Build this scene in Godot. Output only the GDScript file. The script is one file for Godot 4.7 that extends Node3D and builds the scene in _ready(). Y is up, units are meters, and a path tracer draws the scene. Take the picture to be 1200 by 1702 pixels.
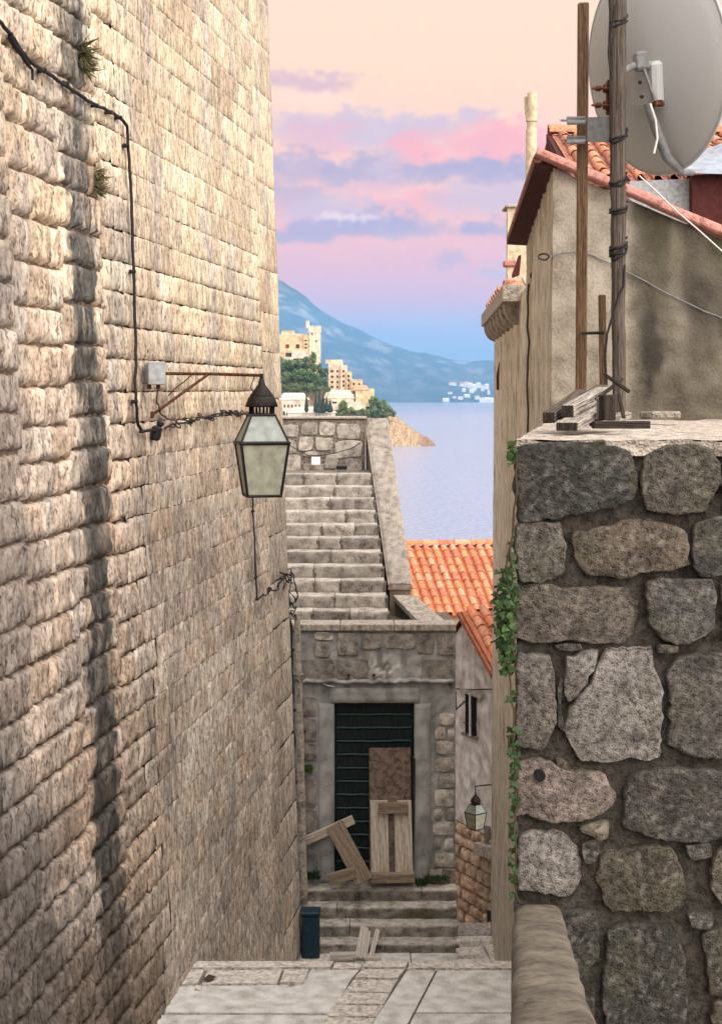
extends Node3D
# A stepped lane beside an old town wall, looking down to the sea at dusk. Units are metres, the eye is at the origin, -z is away.

const F := 2800.0
const TH := 0.07237
const SEA := -35.0

var used := {}
var M := {}
var nA := FastNoiseLite.new()
var nB := FastNoiseLite.new()
var rng := RandomNumberGenerator.new()

# ---------------------------------------------------------------- helpers
func at(px: float, py: float, d: float) -> Vector3:
	var a := (px - 600.0) / F
	var b := (851.0 - py) / F
	var y := b * cos(TH) - sin(TH)
	var z := b * sin(TH) + cos(TH)
	return Vector3(a / z * d, y / z * d, -d)

func on_level(px: float, py: float, y: float) -> Vector3:
	var r := at(px, py, 1.0)
	return r * (y / r.y)

func wall_x(d: float, y: float) -> float:
	return -2.935 + 0.125 * d - 0.033 * (y + 5.5)

func on_wall(px: float, py: float, off := 0.0) -> Vector3:
	var r := at(px, py, 1.0)
	var d := -3.1165 / (r.x - 0.125 + 0.033 * r.y)
	return r * d + WN * off

var WN := Vector3(1.0, 0.033, 0.125).normalized()

func N(x: float, y: float, z: float) -> float:
	return nA.get_noise_3d(x, y, z)

func fbm(x: float, y: float, z: float) -> float:
	return nB.get_noise_3d(x, y, z)

func mixc(a: Color, b: Color, t: float) -> Color:
	return a.lerp(b, clampf(t, 0.0, 1.0))

func shade(c: Color, k: float) -> Color:
	return Color(c.r * k, c.g * k, c.b * k)

func sm(a: float, b: float, x: float) -> float:
	return smoothstep(a, b, x)

func st0() -> SurfaceTool:
	var st := SurfaceTool.new()
	st.begin(Mesh.PRIMITIVE_TRIANGLES)
	return st

func numbered(called: String) -> String:
	var n: int = used.get(called, 0)
	used[called] = n + 1
	return called if n == 0 else "%s_%03d" % [called, n]

func thing(called: String, label: String, category: String, base := Vector3.ZERO, group := "", kind := "") -> Node3D:
	var o := Node3D.new()
	o.name = numbered(called)
	add_child(o, true)
	o.position = base
	tag(o, label, category, group, kind)
	return o

func tag(o: Node, label: String, category: String, group := "", kind := "") -> void:
	o.set_meta("label", label)
	o.set_meta("category", category)
	if group != "":
		o.set_meta("group", group)
	if kind != "":
		o.set_meta("kind", kind)

# commits st as one mesh. Vertices are in world coordinates unless local
func obj(called: String, st: SurfaceTool, m: Material, parent: Node3D = null, local := false, smooth := true) -> MeshInstance3D:
	if smooth:
		st.generate_normals()
	var o := MeshInstance3D.new()
	st.index()
	o.mesh = st.commit()
	o.material_override = m
	if parent == null:
		o.name = numbered(called)
		add_child(o, true)
	else:
		o.name = called
		parent.add_child(o, true)
		if not local and parent.get_parent() == self and not parent is MeshInstance3D:
			o.position = -parent.position
	return o

func shared(called: String, mesh: Mesh, m: Material, parent: Node3D, xf: Transform3D) -> MeshInstance3D:
	var o := MeshInstance3D.new()
	o.mesh = mesh
	o.material_override = m
	o.name = called
	parent.add_child(o, true)
	if parent.get_parent() == self and not parent is MeshInstance3D:
		xf.origin -= parent.position
	o.transform = xf
	return o

func tri(st: SurfaceTool, a: Vector3, b: Vector3, c: Vector3) -> void:
	st.add_vertex(a); st.add_vertex(b); st.add_vertex(c)

func quad(st: SurfaceTool, a: Vector3, b: Vector3, c: Vector3, d: Vector3) -> void:
	tri(st, a, b, c); tri(st, a, c, d)

# a chamfered box, flat shaded
func cbox(st: SurfaceTool, xf: Transform3D, size: Vector3, bev := 0.006, jit := 0.0) -> void:
	st.set_smooth_group(-1)
	var h := size * 0.5
	var b := minf(bev, minf(h.x, minf(h.y, h.z)) * 0.49)
	var P := {}
	for sx in [-1, 1]:
		for sy in [-1, 1]:
			for sz in [-1, 1]:
				var j := Vector3(rng.randf_range(-jit, jit), rng.randf_range(-jit, jit), rng.randf_range(-jit, jit))
				P[[sx, sy, sz, 0]] = xf * (Vector3(sx * h.x, sy * (h.y - b), sz * (h.z - b)) + j)
				P[[sx, sy, sz, 1]] = xf * (Vector3(sx * (h.x - b), sy * h.y, sz * (h.z - b)) + j)
				P[[sx, sy, sz, 2]] = xf * (Vector3(sx * (h.x - b), sy * (h.y - b), sz * h.z) + j)
	var cx := xf.origin
	var put := func(q: Array) -> void:
		var n: Vector3 = (q[1] - q[0]).cross(q[2] - q[0])
		var mid: Vector3 = (q[0] + q[1] + q[2]) / 3.0
		if n.dot(mid - cx) > 0.0:
			q.reverse()
		if q.size() == 4:
			quad(st, q[0], q[1], q[2], q[3])
		else:
			tri(st, q[0], q[1], q[2])
	for s in [-1, 1]:
		put.call([P[[s, -1, -1, 0]], P[[s, 1, -1, 0]], P[[s, 1, 1, 0]], P[[s, -1, 1, 0]]])
		put.call([P[[-1, s, -1, 1]], P[[1, s, -1, 1]], P[[1, s, 1, 1]], P[[-1, s, 1, 1]]])
		put.call([P[[-1, -1, s, 2]], P[[1, -1, s, 2]], P[[1, 1, s, 2]], P[[-1, 1, s, 2]]])
		for t in [-1, 1]:
			put.call([P[[s, t, -1, 0]], P[[s, t, 1, 0]], P[[s, t, 1, 1]], P[[s, t, -1, 1]]])
			put.call([P[[s, -1, t, 0]], P[[s, 1, t, 0]], P[[s, 1, t, 2]], P[[s, -1, t, 2]]])
			put.call([P[[-1, s, t, 1]], P[[1, s, t, 1]], P[[1, s, t, 2]], P[[-1, s, t, 2]]])
			for u in [-1, 1]:
				put.call([P[[s, t, u, 0]], P[[s, t, u, 1]], P[[s, t, u, 2]]])

func abox(st: SurfaceTool, lo: Vector3, hi: Vector3, bev := 0.006) -> void:
	cbox(st, Transform3D(Basis(), (lo + hi) * 0.5), (hi - lo).abs(), bev)

func slab_box(st: SurfaceTool, lo: Vector3, hi: Vector3, bev := 0.006) -> SurfaceTool:
	abox(st, lo, hi, bev)
	return st

# a prism between a polygon and the same polygon moved by off
func prism(st: SurfaceTool, pts: Array, off: Vector3) -> void:
	st.set_smooth_group(-1)
	var n := pts.size()
	var c := Vector3.ZERO
	for p in pts:
		c += p / n
	var cc := c + off * 0.5
	var put := func(a: Vector3, b: Vector3, d: Vector3) -> void:
		if (b - a).cross(d - a).dot((a + b + d) / 3.0 - cc) > 0.0:
			tri(st, a, d, b)
		else:
			tri(st, a, b, d)
	for i in n:
		var a: Vector3 = pts[i]
		var b: Vector3 = pts[(i + 1) % n]
		put.call(c, a, b)
		put.call(c + off, a + off, b + off)
		put.call(a, b, b + off)
		put.call(a, b + off, a + off)

func tube(st: SurfaceTool, pts: Array, r, sides := 8, caps := true) -> void:
	st.set_smooth_group(0)
	var n := pts.size()
	var rings := []
	var up := Vector3(0.123, 0.97, 0.21)
	for i in n:
		var dir: Vector3 = (pts[mini(i + 1, n - 1)] - pts[maxi(i - 1, 0)]).normalized()
		if absf(dir.dot(up)) > 0.95:
			up = Vector3(0.9, 0.1, 0.4).normalized()
		var sx := dir.cross(up).normalized()
		var sy := sx.cross(dir).normalized()
		up = sy
		var rr: float = r[i] if r is Array else r
		var ring := []
		for k in sides:
			var a := TAU * k / sides
			ring.append(pts[i] + (sx * cos(a) + sy * sin(a)) * rr)
		rings.append(ring)
	for i in n - 1:
		for k in sides:
			var k2 := (k + 1) % sides
			quad(st, rings[i][k], rings[i][k2], rings[i + 1][k2], rings[i + 1][k])
	if caps:
		st.set_smooth_group(-1)
		for k in range(1, sides - 1):
			tri(st, rings[0][0], rings[0][k + 1], rings[0][k])
			tri(st, rings[n - 1][0], rings[n - 1][k], rings[n - 1][k + 1])
		st.set_smooth_group(0)

# a slack line between points, sampled finely with a little wander
func wander(pts: Array, step: float, amp: float, sd: float) -> Array:
	var out := []
	for i in pts.size() - 1:
		var a: Vector3 = pts[i]
		var b: Vector3 = pts[i + 1]
		var k := maxi(1, int(a.distance_to(b) / step))
		for j in k:
			var p := a.lerp(b, float(j) / k)
			if i + j > 0:
				p += Vector3(N(p.x * 7.0 + sd, p.y * 7.0, p.z * 7.0), N(p.x * 7.0, p.y * 7.0 + sd, p.z * 7.0), 0) * amp
			out.append(p)
	out.append(pts[-1])
	return out

# a grid surface; fn(u, v) gives [point, colour]
func grid(st: SurfaceTool, us: Array, vs: Array, fn: Callable) -> void:
	st.set_smooth_group(0)
	var nu := us.size()
	var G := []
	for v in vs:
		for u in us:
			G.append(fn.call(u, v))
	for j in vs.size() - 1:
		for i in nu - 1:
			var a: Array = G[j * nu + i]
			var b: Array = G[j * nu + i + 1]
			var c: Array = G[(j + 1) * nu + i + 1]
			var d: Array = G[(j + 1) * nu + i]
			for q in [a, c, b, a, d, c]:
				st.set_color(q[1])
				st.add_vertex(q[0])

func span(a: float, b: float, n: int) -> Array:
	var o := []
	for i in n + 1:
		o.append(lerpf(a, b, float(i) / n))
	return o

# a rough faced stone: o corner, X and Y edge directions, Z outward; colour from cf(point)
func rough_block(st: SurfaceTool, o: Vector3, X: Vector3, Y: Vector3, Z: Vector3, L: float, H: float, cell: float, out: float, amp: float, cf: Callable, sd: float, edge := 0.012, wave := 9.0, joint := -0.03, tall := 0.8, flat := 0.0) -> void:
	var us := [0.0, edge]
	var nx := maxi(2, int(round((L - 2 * edge) / cell)))
	for i in range(1, nx):
		us.append(edge + (L - 2 * edge) * i / nx)
	us.append_array([L - edge, L])
	var vs := [0.0, edge]
	var ny := maxi(2, int(round((H - 2 * edge) / cell)))
	for i in range(1, ny):
		vs.append(edge + (H - 2 * edge) * i / ny)
	vs.append_array([H - edge, H])
	grid(st, us, vs, func(u, v):
		var e := minf(minf(u, L - u), minf(v, H - v))
		var p: Vector3 = o + X * u + Y * v
		var h := joint
		if e > 0.001:
			var n1 := N(p.x * wave + sd, p.y * wave * tall, p.z * wave)
			var n2 := N(p.x * wave * 2.6, p.y * wave * 2.1 * tall + sd, p.z * wave * 2.6)
			h = out * lerpf(0.6 + 0.4 * sm(0.0, 0.04, e), 1.0, flat) + amp * (n1 + 0.5 * n2) * lerpf(0.35 + 0.65 * sm(0.0, 0.03, e), 1.0, flat)
		if e < edge * 1.01:
			p += X * (N(p.y * 11.0, sd, p.z * 9.0) * 0.6 * edge) + Y * (N(p.x * 8.0, p.z * 8.0, sd) * 0.9 * edge)
		return [p + Z * h, cf.call(p)])

# a stone of free outline in the plane (o, X, Y, Z), pts in metres
func free_stone(st: SurfaceTool, pts: Array, o: Vector3, X: Vector3, Y: Vector3, Z: Vector3, out: float, amp: float, cf: Callable, sd: float, cell := 0.03, rings := 7) -> void:
	var per := []
	for i in pts.size():
		var a: Vector2 = pts[i]
		var b: Vector2 = pts[(i + 1) % pts.size()]
		var k := maxi(1, int(a.distance_to(b) / cell))
		for j in k:
			per.append(a.lerp(b, float(j) / k))
	# soften the corners a little
	for t in 1:
		var q := per.duplicate()
		for i in per.size():
			q[i] = per[i] * 0.7 + (per[i - 1] + per[(i + 1) % per.size()]) * 0.15
		per = q
	var c := Vector2.ZERO
	for p in per:
		c += p / per.size()
	var size := 0.0
	for p in per:
		size = maxf(size, c.distance_to(p))
	var cuts := []
	for k in 4:
		var ang := sd * 1.7 + k * 1.55 + 0.6 * N(sd, k, 0)
		cuts.append([Vector2(cos(ang), sin(ang)), size * (0.22 + 0.25 * absf(N(sd, k * 3.0, 4.0))), out / size * (0.9 + 1.2 * absf(N(k * 2.0, sd, 7.0)))])
	var R := [[1.0, -0.045], [0.992, out * 0.45], [0.975, out * 0.92], [0.94, out], [0.9, out]]
	for i in range(1, rings):
		R.append([0.9 * (1.0 - float(i) / rings), out])
	R.append([0.0, out])
	var n := per.size()
	var G := []
	for r in R:
		var row := []
		for i in n:
			var p2: Vector2 = c + (per[i] - c) * r[0]
			var jt := N(per[i].x * 26.0 + sd, per[i].y * 26.0, 1.7) * 0.007 + N(per[i].x * 60.0 + sd, per[i].y * 60.0, 7.7) * 0.005
			p2 += (per[i] - c).normalized() * jt * sm(0.0, 0.9, r[0])
			var p: Vector3 = o + X * p2.x + Y * p2.y
			var h: float = r[1]
			if r[0] < 0.99:
				h += amp * (1.3 * absf(N(p2.x * 5.0 + sd, p2.y * 5.0, sd)) + 0.5 * N(p2.x * 14.0, p2.y * 14.0 + sd, 3.0) + 0.12 * N(p2.x * 40.0, p2.y * 40.0, sd + 5.0)) + out * 0.2 * (0.9 - r[0])
			if r[0] < 0.99 and out > 0.02:
				for q in cuts:
					h -= maxf(0.0, (p2 - c).dot(q[0]) - q[1]) * q[2]
			row.append([p + Z * h, cf.call(p)])
		G.append(row)
	st.set_smooth_group(0)
	for j in R.size() - 1:
		for i in n:
			var k := (i + 1) % n
			for q in [G[j][i], G[j + 1][k], G[j][k], G[j][i], G[j + 1][i], G[j + 1][k]]:
				st.set_color(q[1])
				st.add_vertex(q[0])

# a piece of timber from a to b (its length is the local y axis, along which the grain runs)
func timber(called: String, a: Vector3, b: Vector3, w: float, t: float, face: Vector3, m: Material, parent: Node3D, bev := 0.004) -> MeshInstance3D:
	var Y := (b - a).normalized()
	var X := Y.cross(face).normalized()
	var Z := X.cross(Y).normalized()
	var st := st0()
	cbox(st, Transform3D(), Vector3(w, a.distance_to(b), t), bev, minf(w, t) * 0.03)
	var o := obj(called, st, m, parent, true)
	o.transform = Transform3D(Basis(X, Y, Z), (a + b) * 0.5 - (parent.position if parent != null else Vector3.ZERO))
	return o

# ---------------------------------------------------------------- textures
func noise_bytes(sd: int, freq: float, oct: int, size: int, kind := FastNoiseLite.TYPE_SIMPLEX_SMOOTH, sq := Vector2.ONE) -> PackedByteArray:
	var n := FastNoiseLite.new()
	n.seed = sd
	n.noise_type = kind
	n.frequency = freq
	n.fractal_type = FastNoiseLite.FRACTAL_FBM if oct > 1 else FastNoiseLite.FRACTAL_NONE
	n.fractal_octaves = oct
	var im := n.get_seamless_image(int(size * sq.x), int(size * sq.y), false, false, 0.15, true)
	if sq != Vector2.ONE:
		im.resize(size, size, Image.INTERPOLATE_CUBIC)
	im.convert(Image.FORMAT_L8)
	return im.get_data()

func blend(parts: Array, contrast := 1.0) -> PackedByteArray:
	var n: int = parts[0][0].size()
	var out := PackedByteArray()
	out.resize(n)
	var tot := 0.0
	for p in parts:
		tot += p[1]
	if parts.size() == 2:
		var a: PackedByteArray = parts[0][0]
		var b: PackedByteArray = parts[1][0]
		var wa: float = parts[0][1] / tot
		var wb: float = parts[1][1] / tot
		for i in n:
			out[i] = clampi(int(((a[i] * wa + b[i] * wb) - 127.0) * contrast + 127.0), 0, 255)
	else:
		var a: PackedByteArray = parts[0][0]
		var b: PackedByteArray = parts[1][0]
		var c: PackedByteArray = parts[2][0]
		var wa: float = parts[0][1] / tot
		var wb: float = parts[1][1] / tot
		var wc: float = parts[2][1] / tot
		for i in n:
			out[i] = clampi(int(((a[i] * wa + b[i] * wb + c[i] * wc) - 127.0) * contrast + 127.0), 0, 255)
	return out

func ramp_tex(bytes: PackedByteArray, size: int, stops: Array) -> ImageTexture:
	var lut := PackedByteArray()
	lut.resize(768)
	for i in 256:
		var t := i / 255.0
		var c: Color = stops[-1][1]
		for k in stops.size() - 1:
			if t <= stops[k + 1][0]:
				c = stops[k][1].lerp(stops[k + 1][1], clampf((t - stops[k][0]) / (stops[k + 1][0] - stops[k][0]), 0, 1))
				break
		lut[i * 3] = c.r8; lut[i * 3 + 1] = c.g8; lut[i * 3 + 2] = c.b8
	var out := PackedByteArray()
	out.resize(bytes.size() * 3)
	for i in bytes.size():
		var v := bytes[i] * 3
		out[i * 3] = lut[v]; out[i * 3 + 1] = lut[v + 1]; out[i * 3 + 2] = lut[v + 2]
	return ImageTexture.create_from_image(Image.create_from_data(size, size, false, Image.FORMAT_RGB8, out))

func height_tex(bytes: PackedByteArray, size: int) -> ImageTexture:
	return ImageTexture.create_from_image(Image.create_from_data(size, size, false, Image.FORMAT_L8, bytes))

func g(v: float, warm := 0.0) -> Color:
	return Color(v * (1 + warm), v, v * (1 - warm))

func mat(col: Color, rough := 0.9, tex: Texture2D = null, bump: Texture2D = null, depth := 0.0, scale := Vector3.ONE, world := true, vcol := false) -> StandardMaterial3D:
	var m := StandardMaterial3D.new()
	m.albedo_color = col
	m.roughness = rough
	m.metallic_specular = 0.35
	m.vertex_color_use_as_albedo = vcol
	if tex or bump:
		m.uv1_triplanar = true
		m.uv1_world_triplanar = world
		m.uv1_scale = scale
		m.uv1_triplanar_sharpness = 4.0
	if tex:
		m.albedo_texture = tex
	if bump:
		m.heightmap_enabled = true
		m.heightmap_texture = bump
		m.heightmap_scale = depth
	return m

func lin(r: float, gg: float, b: float) -> Color:
	return Color(r, gg, b).linear_to_srgb()

func materials() -> void:
	var S := 512
	var fine := noise_bytes(11, 0.09, 3, S)
	var mid := noise_bytes(12, 0.022, 4, S)
	var coarse := noise_bytes(13, 0.008, 3, S)
	var cell := noise_bytes(14, 0.045, 2, S, FastNoiseLite.TYPE_CELLULAR)
	var stone_b := blend([[fine, 0.8], [mid, 1.0], [coarse, 0.7]], 1.7)
	var stone_h := blend([[fine, 0.55], [mid, 1.0], [cell, 0.5]], 1.4)
	var T_stone := ramp_tex(stone_b, S, [[0.0, Color(0.5, 0.48, 0.47)], [0.25, Color(0.74, 0.72, 0.7)], [0.5, Color(0.88, 0.86, 0.84)], [0.75, Color(0.96, 0.95, 0.92)], [1.0, Color(1, 1, 1)]])
	var T_blot := ramp_tex(blend([[mid, 1.0], [fine, 0.6], [cell, 0.5]], 2.3), S, [[0.0, Color(0.62, 0.605, 0.59)], [0.3, Color(0.79, 0.775, 0.76)], [0.55, Color(0.93, 0.92, 0.91)], [1.0, Color(1, 1, 1)]])
	var T_streak := ramp_tex(blend([[mid, 1.0], [fine, 1.0]], 2.0), S, [[0.0, Color(0.45, 0.43, 0.42)], [0.22, Color(0.72, 0.7, 0.68)], [0.5, Color(0.9, 0.88, 0.86)], [0.8, Color(0.98, 0.97, 0.95)], [1.0, Color(1, 1, 1)]])
	var H_stone := height_tex(stone_h, S)
	var plas := blend([[fine, 0.7], [coarse, 1.2]], 1.4)
	var T_plas := ramp_tex(plas, S, [[0.0, Color(0.72, 0.7, 0.67)], [0.4, Color(0.88, 0.87, 0.85)], [0.7, Color(0.96, 0.96, 0.94)], [1.0, Color(1, 1, 1)]])
	var H_plas := height_tex(blend([[fine, 0.8], [mid, 1.0]], 1.2), S)
	var grain := noise_bytes(21, 0.05, 4, S, FastNoiseLite.TYPE_SIMPLEX_SMOOTH, Vector2(1.0, 0.08))
	var gr2 := blend([[grain, 1.5], [mid, 0.7]], 1.9)
	var T_wood := ramp_tex(gr2, S, [[0.0, Color(0.55, 0.5, 0.46)], [0.35, Color(0.79, 0.76, 0.72)], [0.65, Color(0.92, 0.9, 0.88)], [1.0, Color(1, 1, 1)]])
	var T_wood2 := ramp_tex(gr2, S, [[0.0, Color(0.74, 0.71, 0.68)], [0.4, Color(0.88, 0.86, 0.84)], [1.0, Color(1, 1, 1)]])
	var H_wood := height_tex(gr2, S)
	var T_rust := ramp_tex(blend([[mid, 1.0], [fine, 0.9]], 2.2), S, [[0.0, Color(0.27, 0.2, 0.17)], [0.4, Color(0.44, 0.33, 0.26)], [0.7, Color(0.56, 0.42, 0.33)], [1.0, Color(0.68, 0.54, 0.44)]])
	var T_tile := ramp_tex(blend([[mid, 1.0], [fine, 0.8], [coarse, 0.8]], 1.8), S, [[0.0, Color(0.6, 0.58, 0.56)], [0.3, Color(0.82, 0.8, 0.79)], [0.6, Color(0.95, 0.94, 0.93)], [1.0, Color(1, 1, 1)]])
	var wave := noise_bytes(31, 0.035, 4, S)
	var H_wave := height_tex(wave, S)
	var scrub := blend([[mid, 1.0], [fine, 1.0], [coarse, 0.9]], 2.2)
	var T_scrub := ramp_tex(scrub, S, [[0.0, Color(0.2, 0.27, 0.17)], [0.4, Color(0.28, 0.34, 0.22)], [0.6, Color(0.38, 0.4, 0.3)], [0.8, Color(0.58, 0.55, 0.48)], [1.0, Color(0.7, 0.66, 0.6)]])
	M.block = mat(Color.WHITE, 0.92, T_streak, H_stone, 0.9, Vector3(1.5, 0.6, 1.5), true, true)
	M.free = mat(Color.WHITE, 0.9, T_streak, H_stone, 0.9, Vector3.ONE * 2.9, true, true)
	M.small = mat(Color.WHITE, 0.92, T_stone, H_stone, 0.7, Vector3.ONE * 0.7, true, true)
	M.mortar = mat(lin(0.05, 0.045, 0.037), 0.95, T_blot, H_stone, 1.0, Vector3.ONE * 1.7)
	M.core = mat(lin(0.2, 0.15, 0.11), 0.95, T_blot, H_stone, 1.2, Vector3.ONE * 1.2)
	M.render = mat(Color.WHITE, 0.93, T_plas, H_plas, 0.4, Vector3.ONE * 0.9, true, true)
	M.grout = mat(lin(0.18, 0.155, 0.13), 0.95, T_blot, H_plas, 0.8, Vector3.ONE * 1.1)
	M.coping = mat(lin(0.5, 0.46, 0.41), 0.9, T_stone, H_plas, 1.2, Vector3.ONE * 1.5)
	M.coping_dark = mat(lin(0.28, 0.25, 0.215), 0.92, T_blot, H_stone, 1.6, Vector3.ONE * 1.6)
	M.paving = mat(lin(0.7, 0.69, 0.68), 0.85, T_plas, H_plas, 0.8, Vector3.ONE * 1.1)
	M.paving_pale = mat(lin(0.8, 0.77, 0.74), 0.8, T_stone, H_stone, 1.2, Vector3.ONE * 1.9)
	M.paving_joint = mat(lin(0.25, 0.23, 0.21), 0.95, T_blot, H_plas, 1.2, Vector3.ONE * 1.3)
	M.wood_pale = mat(lin(0.6, 0.54, 0.45), 0.85, T_wood2, H_wood, 0.5, Vector3(2.2, 0.8, 2.2), false)
	M.wood_mid = mat(lin(0.29, 0.23, 0.175), 0.85, T_wood2, H_wood, 0.6, Vector3(2.4, 0.8, 2.4), false)
	M.wood_pole = mat(lin(0.185, 0.12, 0.07), 0.85, T_wood, H_wood, 0.6, Vector3(6.0, 1.1, 6.0), false)
	M.wood_grey = mat(lin(0.13, 0.11, 0.095), 0.88, T_wood, H_wood, 0.7, Vector3(5.0, 0.9, 5.0), false)
	M.wood_old = mat(lin(0.74, 0.7, 0.64), 0.9, T_wood2, H_wood, 0.6, Vector3(5.0, 1.3, 5.0), false)
	M.wood_bleached = mat(lin(0.42, 0.4, 0.37), 0.9, T_wood, H_wood, 0.6, Vector3(5.0, 1.3, 5.0), false)
	M.wood_dark = mat(lin(0.045, 0.036, 0.03), 0.9, T_wood, H_wood, 0.5, Vector3(5.0, 1.3, 5.0), false)
	M.rust = mat(lin(0.42, 0.26, 0.2), 0.8, T_rust, H_stone, 0.4, Vector3.ONE * 3.0)
	M.rust_board = mat(lin(0.2, 0.15, 0.12), 0.85, T_blot, H_plas, 0.4, Vector3.ONE * 0.9)
	M.iron = mat(lin(0.012, 0.011, 0.011), 0.55)
	M.cable = mat(lin(0.012, 0.011, 0.012), 0.6)
	M.cap = mat(lin(0.045, 0.042, 0.04), 0.55, T_rust, H_plas, 0.3, Vector3.ONE * 6.0)
	M.grey_box = mat(lin(0.36, 0.38, 0.41), 0.5, T_plas, H_plas, 0.1, Vector3.ONE * 3.0)
	M.glass = mat(lin(0.62, 0.64, 0.54), 0.4, T_plas, null, 0.0, Vector3.ONE * 2.0)
	M.glass.backlight_enabled = true
	M.glass.backlight = lin(0.7, 0.72, 0.6)
	M.glass_top = mat(lin(0.5, 0.56, 0.55), 0.35, T_plas, null, 0.0, Vector3.ONE * 2.0)
	M.glass_top.backlight_enabled = true
	M.glass_top.backlight = lin(0.7, 0.75, 0.7)
	for i in 5:
		var cc: Color = [lin(0.76, 0.265, 0.125), lin(0.7, 0.235, 0.11), lin(0.78, 0.3, 0.155), lin(0.54, 0.19, 0.105), lin(0.72, 0.34, 0.21)][i]
		M["tile%d" % i] = mat(cc, 0.85, T_tile, H_plas, 0.6, Vector3.ONE * 1.4)
		var cd: Color = [lin(0.66, 0.28, 0.16), lin(0.62, 0.26, 0.15), lin(0.7, 0.35, 0.21), lin(0.46, 0.2, 0.13), lin(0.64, 0.36, 0.25)][i]
		M["otile%d" % i] = mat(cd, 0.88, T_blot, H_plas, 0.6, Vector3.ONE * 1.7)
	M.tile_bed = mat(lin(0.4, 0.15, 0.085), 0.9, T_tile, H_plas, 0.5, Vector3.ONE)
	M.verge = mat(lin(0.44, 0.21, 0.175), 0.85, T_tile, H_plas, 0.5, Vector3.ONE * 2.0)
	M.maroon = mat(lin(0.075, 0.016, 0.014), 0.8, T_plas, H_plas, 0.4, Vector3.ONE * 2.0)
	M.shutter = mat(lin(0.011, 0.022, 0.025), 0.5, T_wood, H_wood, 0.3, Vector3.ONE * 2.0)
	M.shutter_highlight = mat(lin(0.045, 0.095, 0.095), 0.5, T_plas, H_plas, 0.3, Vector3.ONE * 5.0)  # lighter green: the highlight along the slats put into the colour
	M.dark = mat(lin(0.006, 0.006, 0.006), 0.9)
	M.bin = mat(lin(0.012, 0.04, 0.065), 0.45, T_plas, H_plas, 0.2, Vector3.ONE * 3.0)
	M.pipe = mat(lin(0.6, 0.52, 0.38), 0.6, T_plas, H_plas, 0.1, Vector3.ONE * 2.5)
	M.dish = mat(lin(0.4, 0.41, 0.4), 0.5, null, H_plas, 0.08, Vector3.ONE * 1.6)
	M.steel = mat(lin(0.2, 0.21, 0.22), 0.5, T_plas, H_plas, 0.2, Vector3.ONE * 5.0)
	M.paper = mat(lin(0.8, 0.79, 0.76), 0.8)
	M.white_wire = mat(lin(0.6, 0.58, 0.54), 0.6)
	M.slate = mat(lin(0.3, 0.34, 0.42), 0.4, T_plas, null, 0.0, Vector3.ONE)
	M.leaf0 = mat(lin(0.026, 0.055, 0.014), 0.6)
	M.leaf1 = mat(lin(0.04, 0.08, 0.02), 0.6)
	M.leaf2 = mat(lin(0.016, 0.036, 0.01), 0.6)
	for k in 3:
		M["leaf%d" % k].backlight_enabled = true
		M["leaf%d" % k].backlight = lin(0.05, 0.1, 0.02)
	M.stem = mat(lin(0.05, 0.035, 0.022), 0.9)
	M.dry = mat(lin(0.11, 0.1, 0.05), 0.9)
	M.crown = mat(Color.WHITE, 0.8, null, null, 0.0, Vector3.ONE, true, true)
	M.bark = mat(lin(0.12, 0.09, 0.065), 0.9)
	M.rock = mat(Color.WHITE, 0.92, T_blot, H_stone, 60.0, Vector3.ONE * 0.06, true, true)
	M.hill = mat(Color.WHITE, 0.95, T_tile, H_stone, 900.0, Vector3.ONE * 0.0024, true, true)
	M.land = mat(lin(0.13, 0.13, 0.09), 0.95, T_blot, H_stone, 20.0, Vector3.ONE * 0.1)
	M.cream = mat(lin(0.7, 0.54, 0.33), 0.85, T_plas, null, 0.0, Vector3.ONE * 0.05)
	M.cream_pale = mat(lin(0.78, 0.66, 0.47), 0.85, T_plas, null, 0.0, Vector3.ONE * 0.05)
	M.rose = mat(lin(0.78, 0.58, 0.43), 0.85, T_plas, null, 0.0, Vector3.ONE * 0.05)
	M.white_wall = mat(lin(0.74, 0.66, 0.55), 0.85, T_plas, null, 0.0, Vector3.ONE * 0.05)
	M.far_white = mat(lin(0.85, 0.83, 0.8), 0.85)
	M.far_roof = mat(lin(0.55, 0.24, 0.14), 0.9)
	M.pane = mat(lin(0.05, 0.035, 0.03), 0.3)
	M.pane_red = mat(lin(0.16, 0.03, 0.02), 0.4)
	var w := StandardMaterial3D.new()
	w.albedo_color = lin(0.25, 0.28, 0.38)
	w.roughness = 0.16
	w.metallic_specular = 0.5
	w.uv1_triplanar = true
	w.uv1_world_triplanar = true
	w.uv1_scale = Vector3(0.014, 0.02, 0.03)
	w.heightmap_enabled = true
	w.heightmap_texture = H_wave
	w.heightmap_scale = 90.0
	M.water = w

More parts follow.
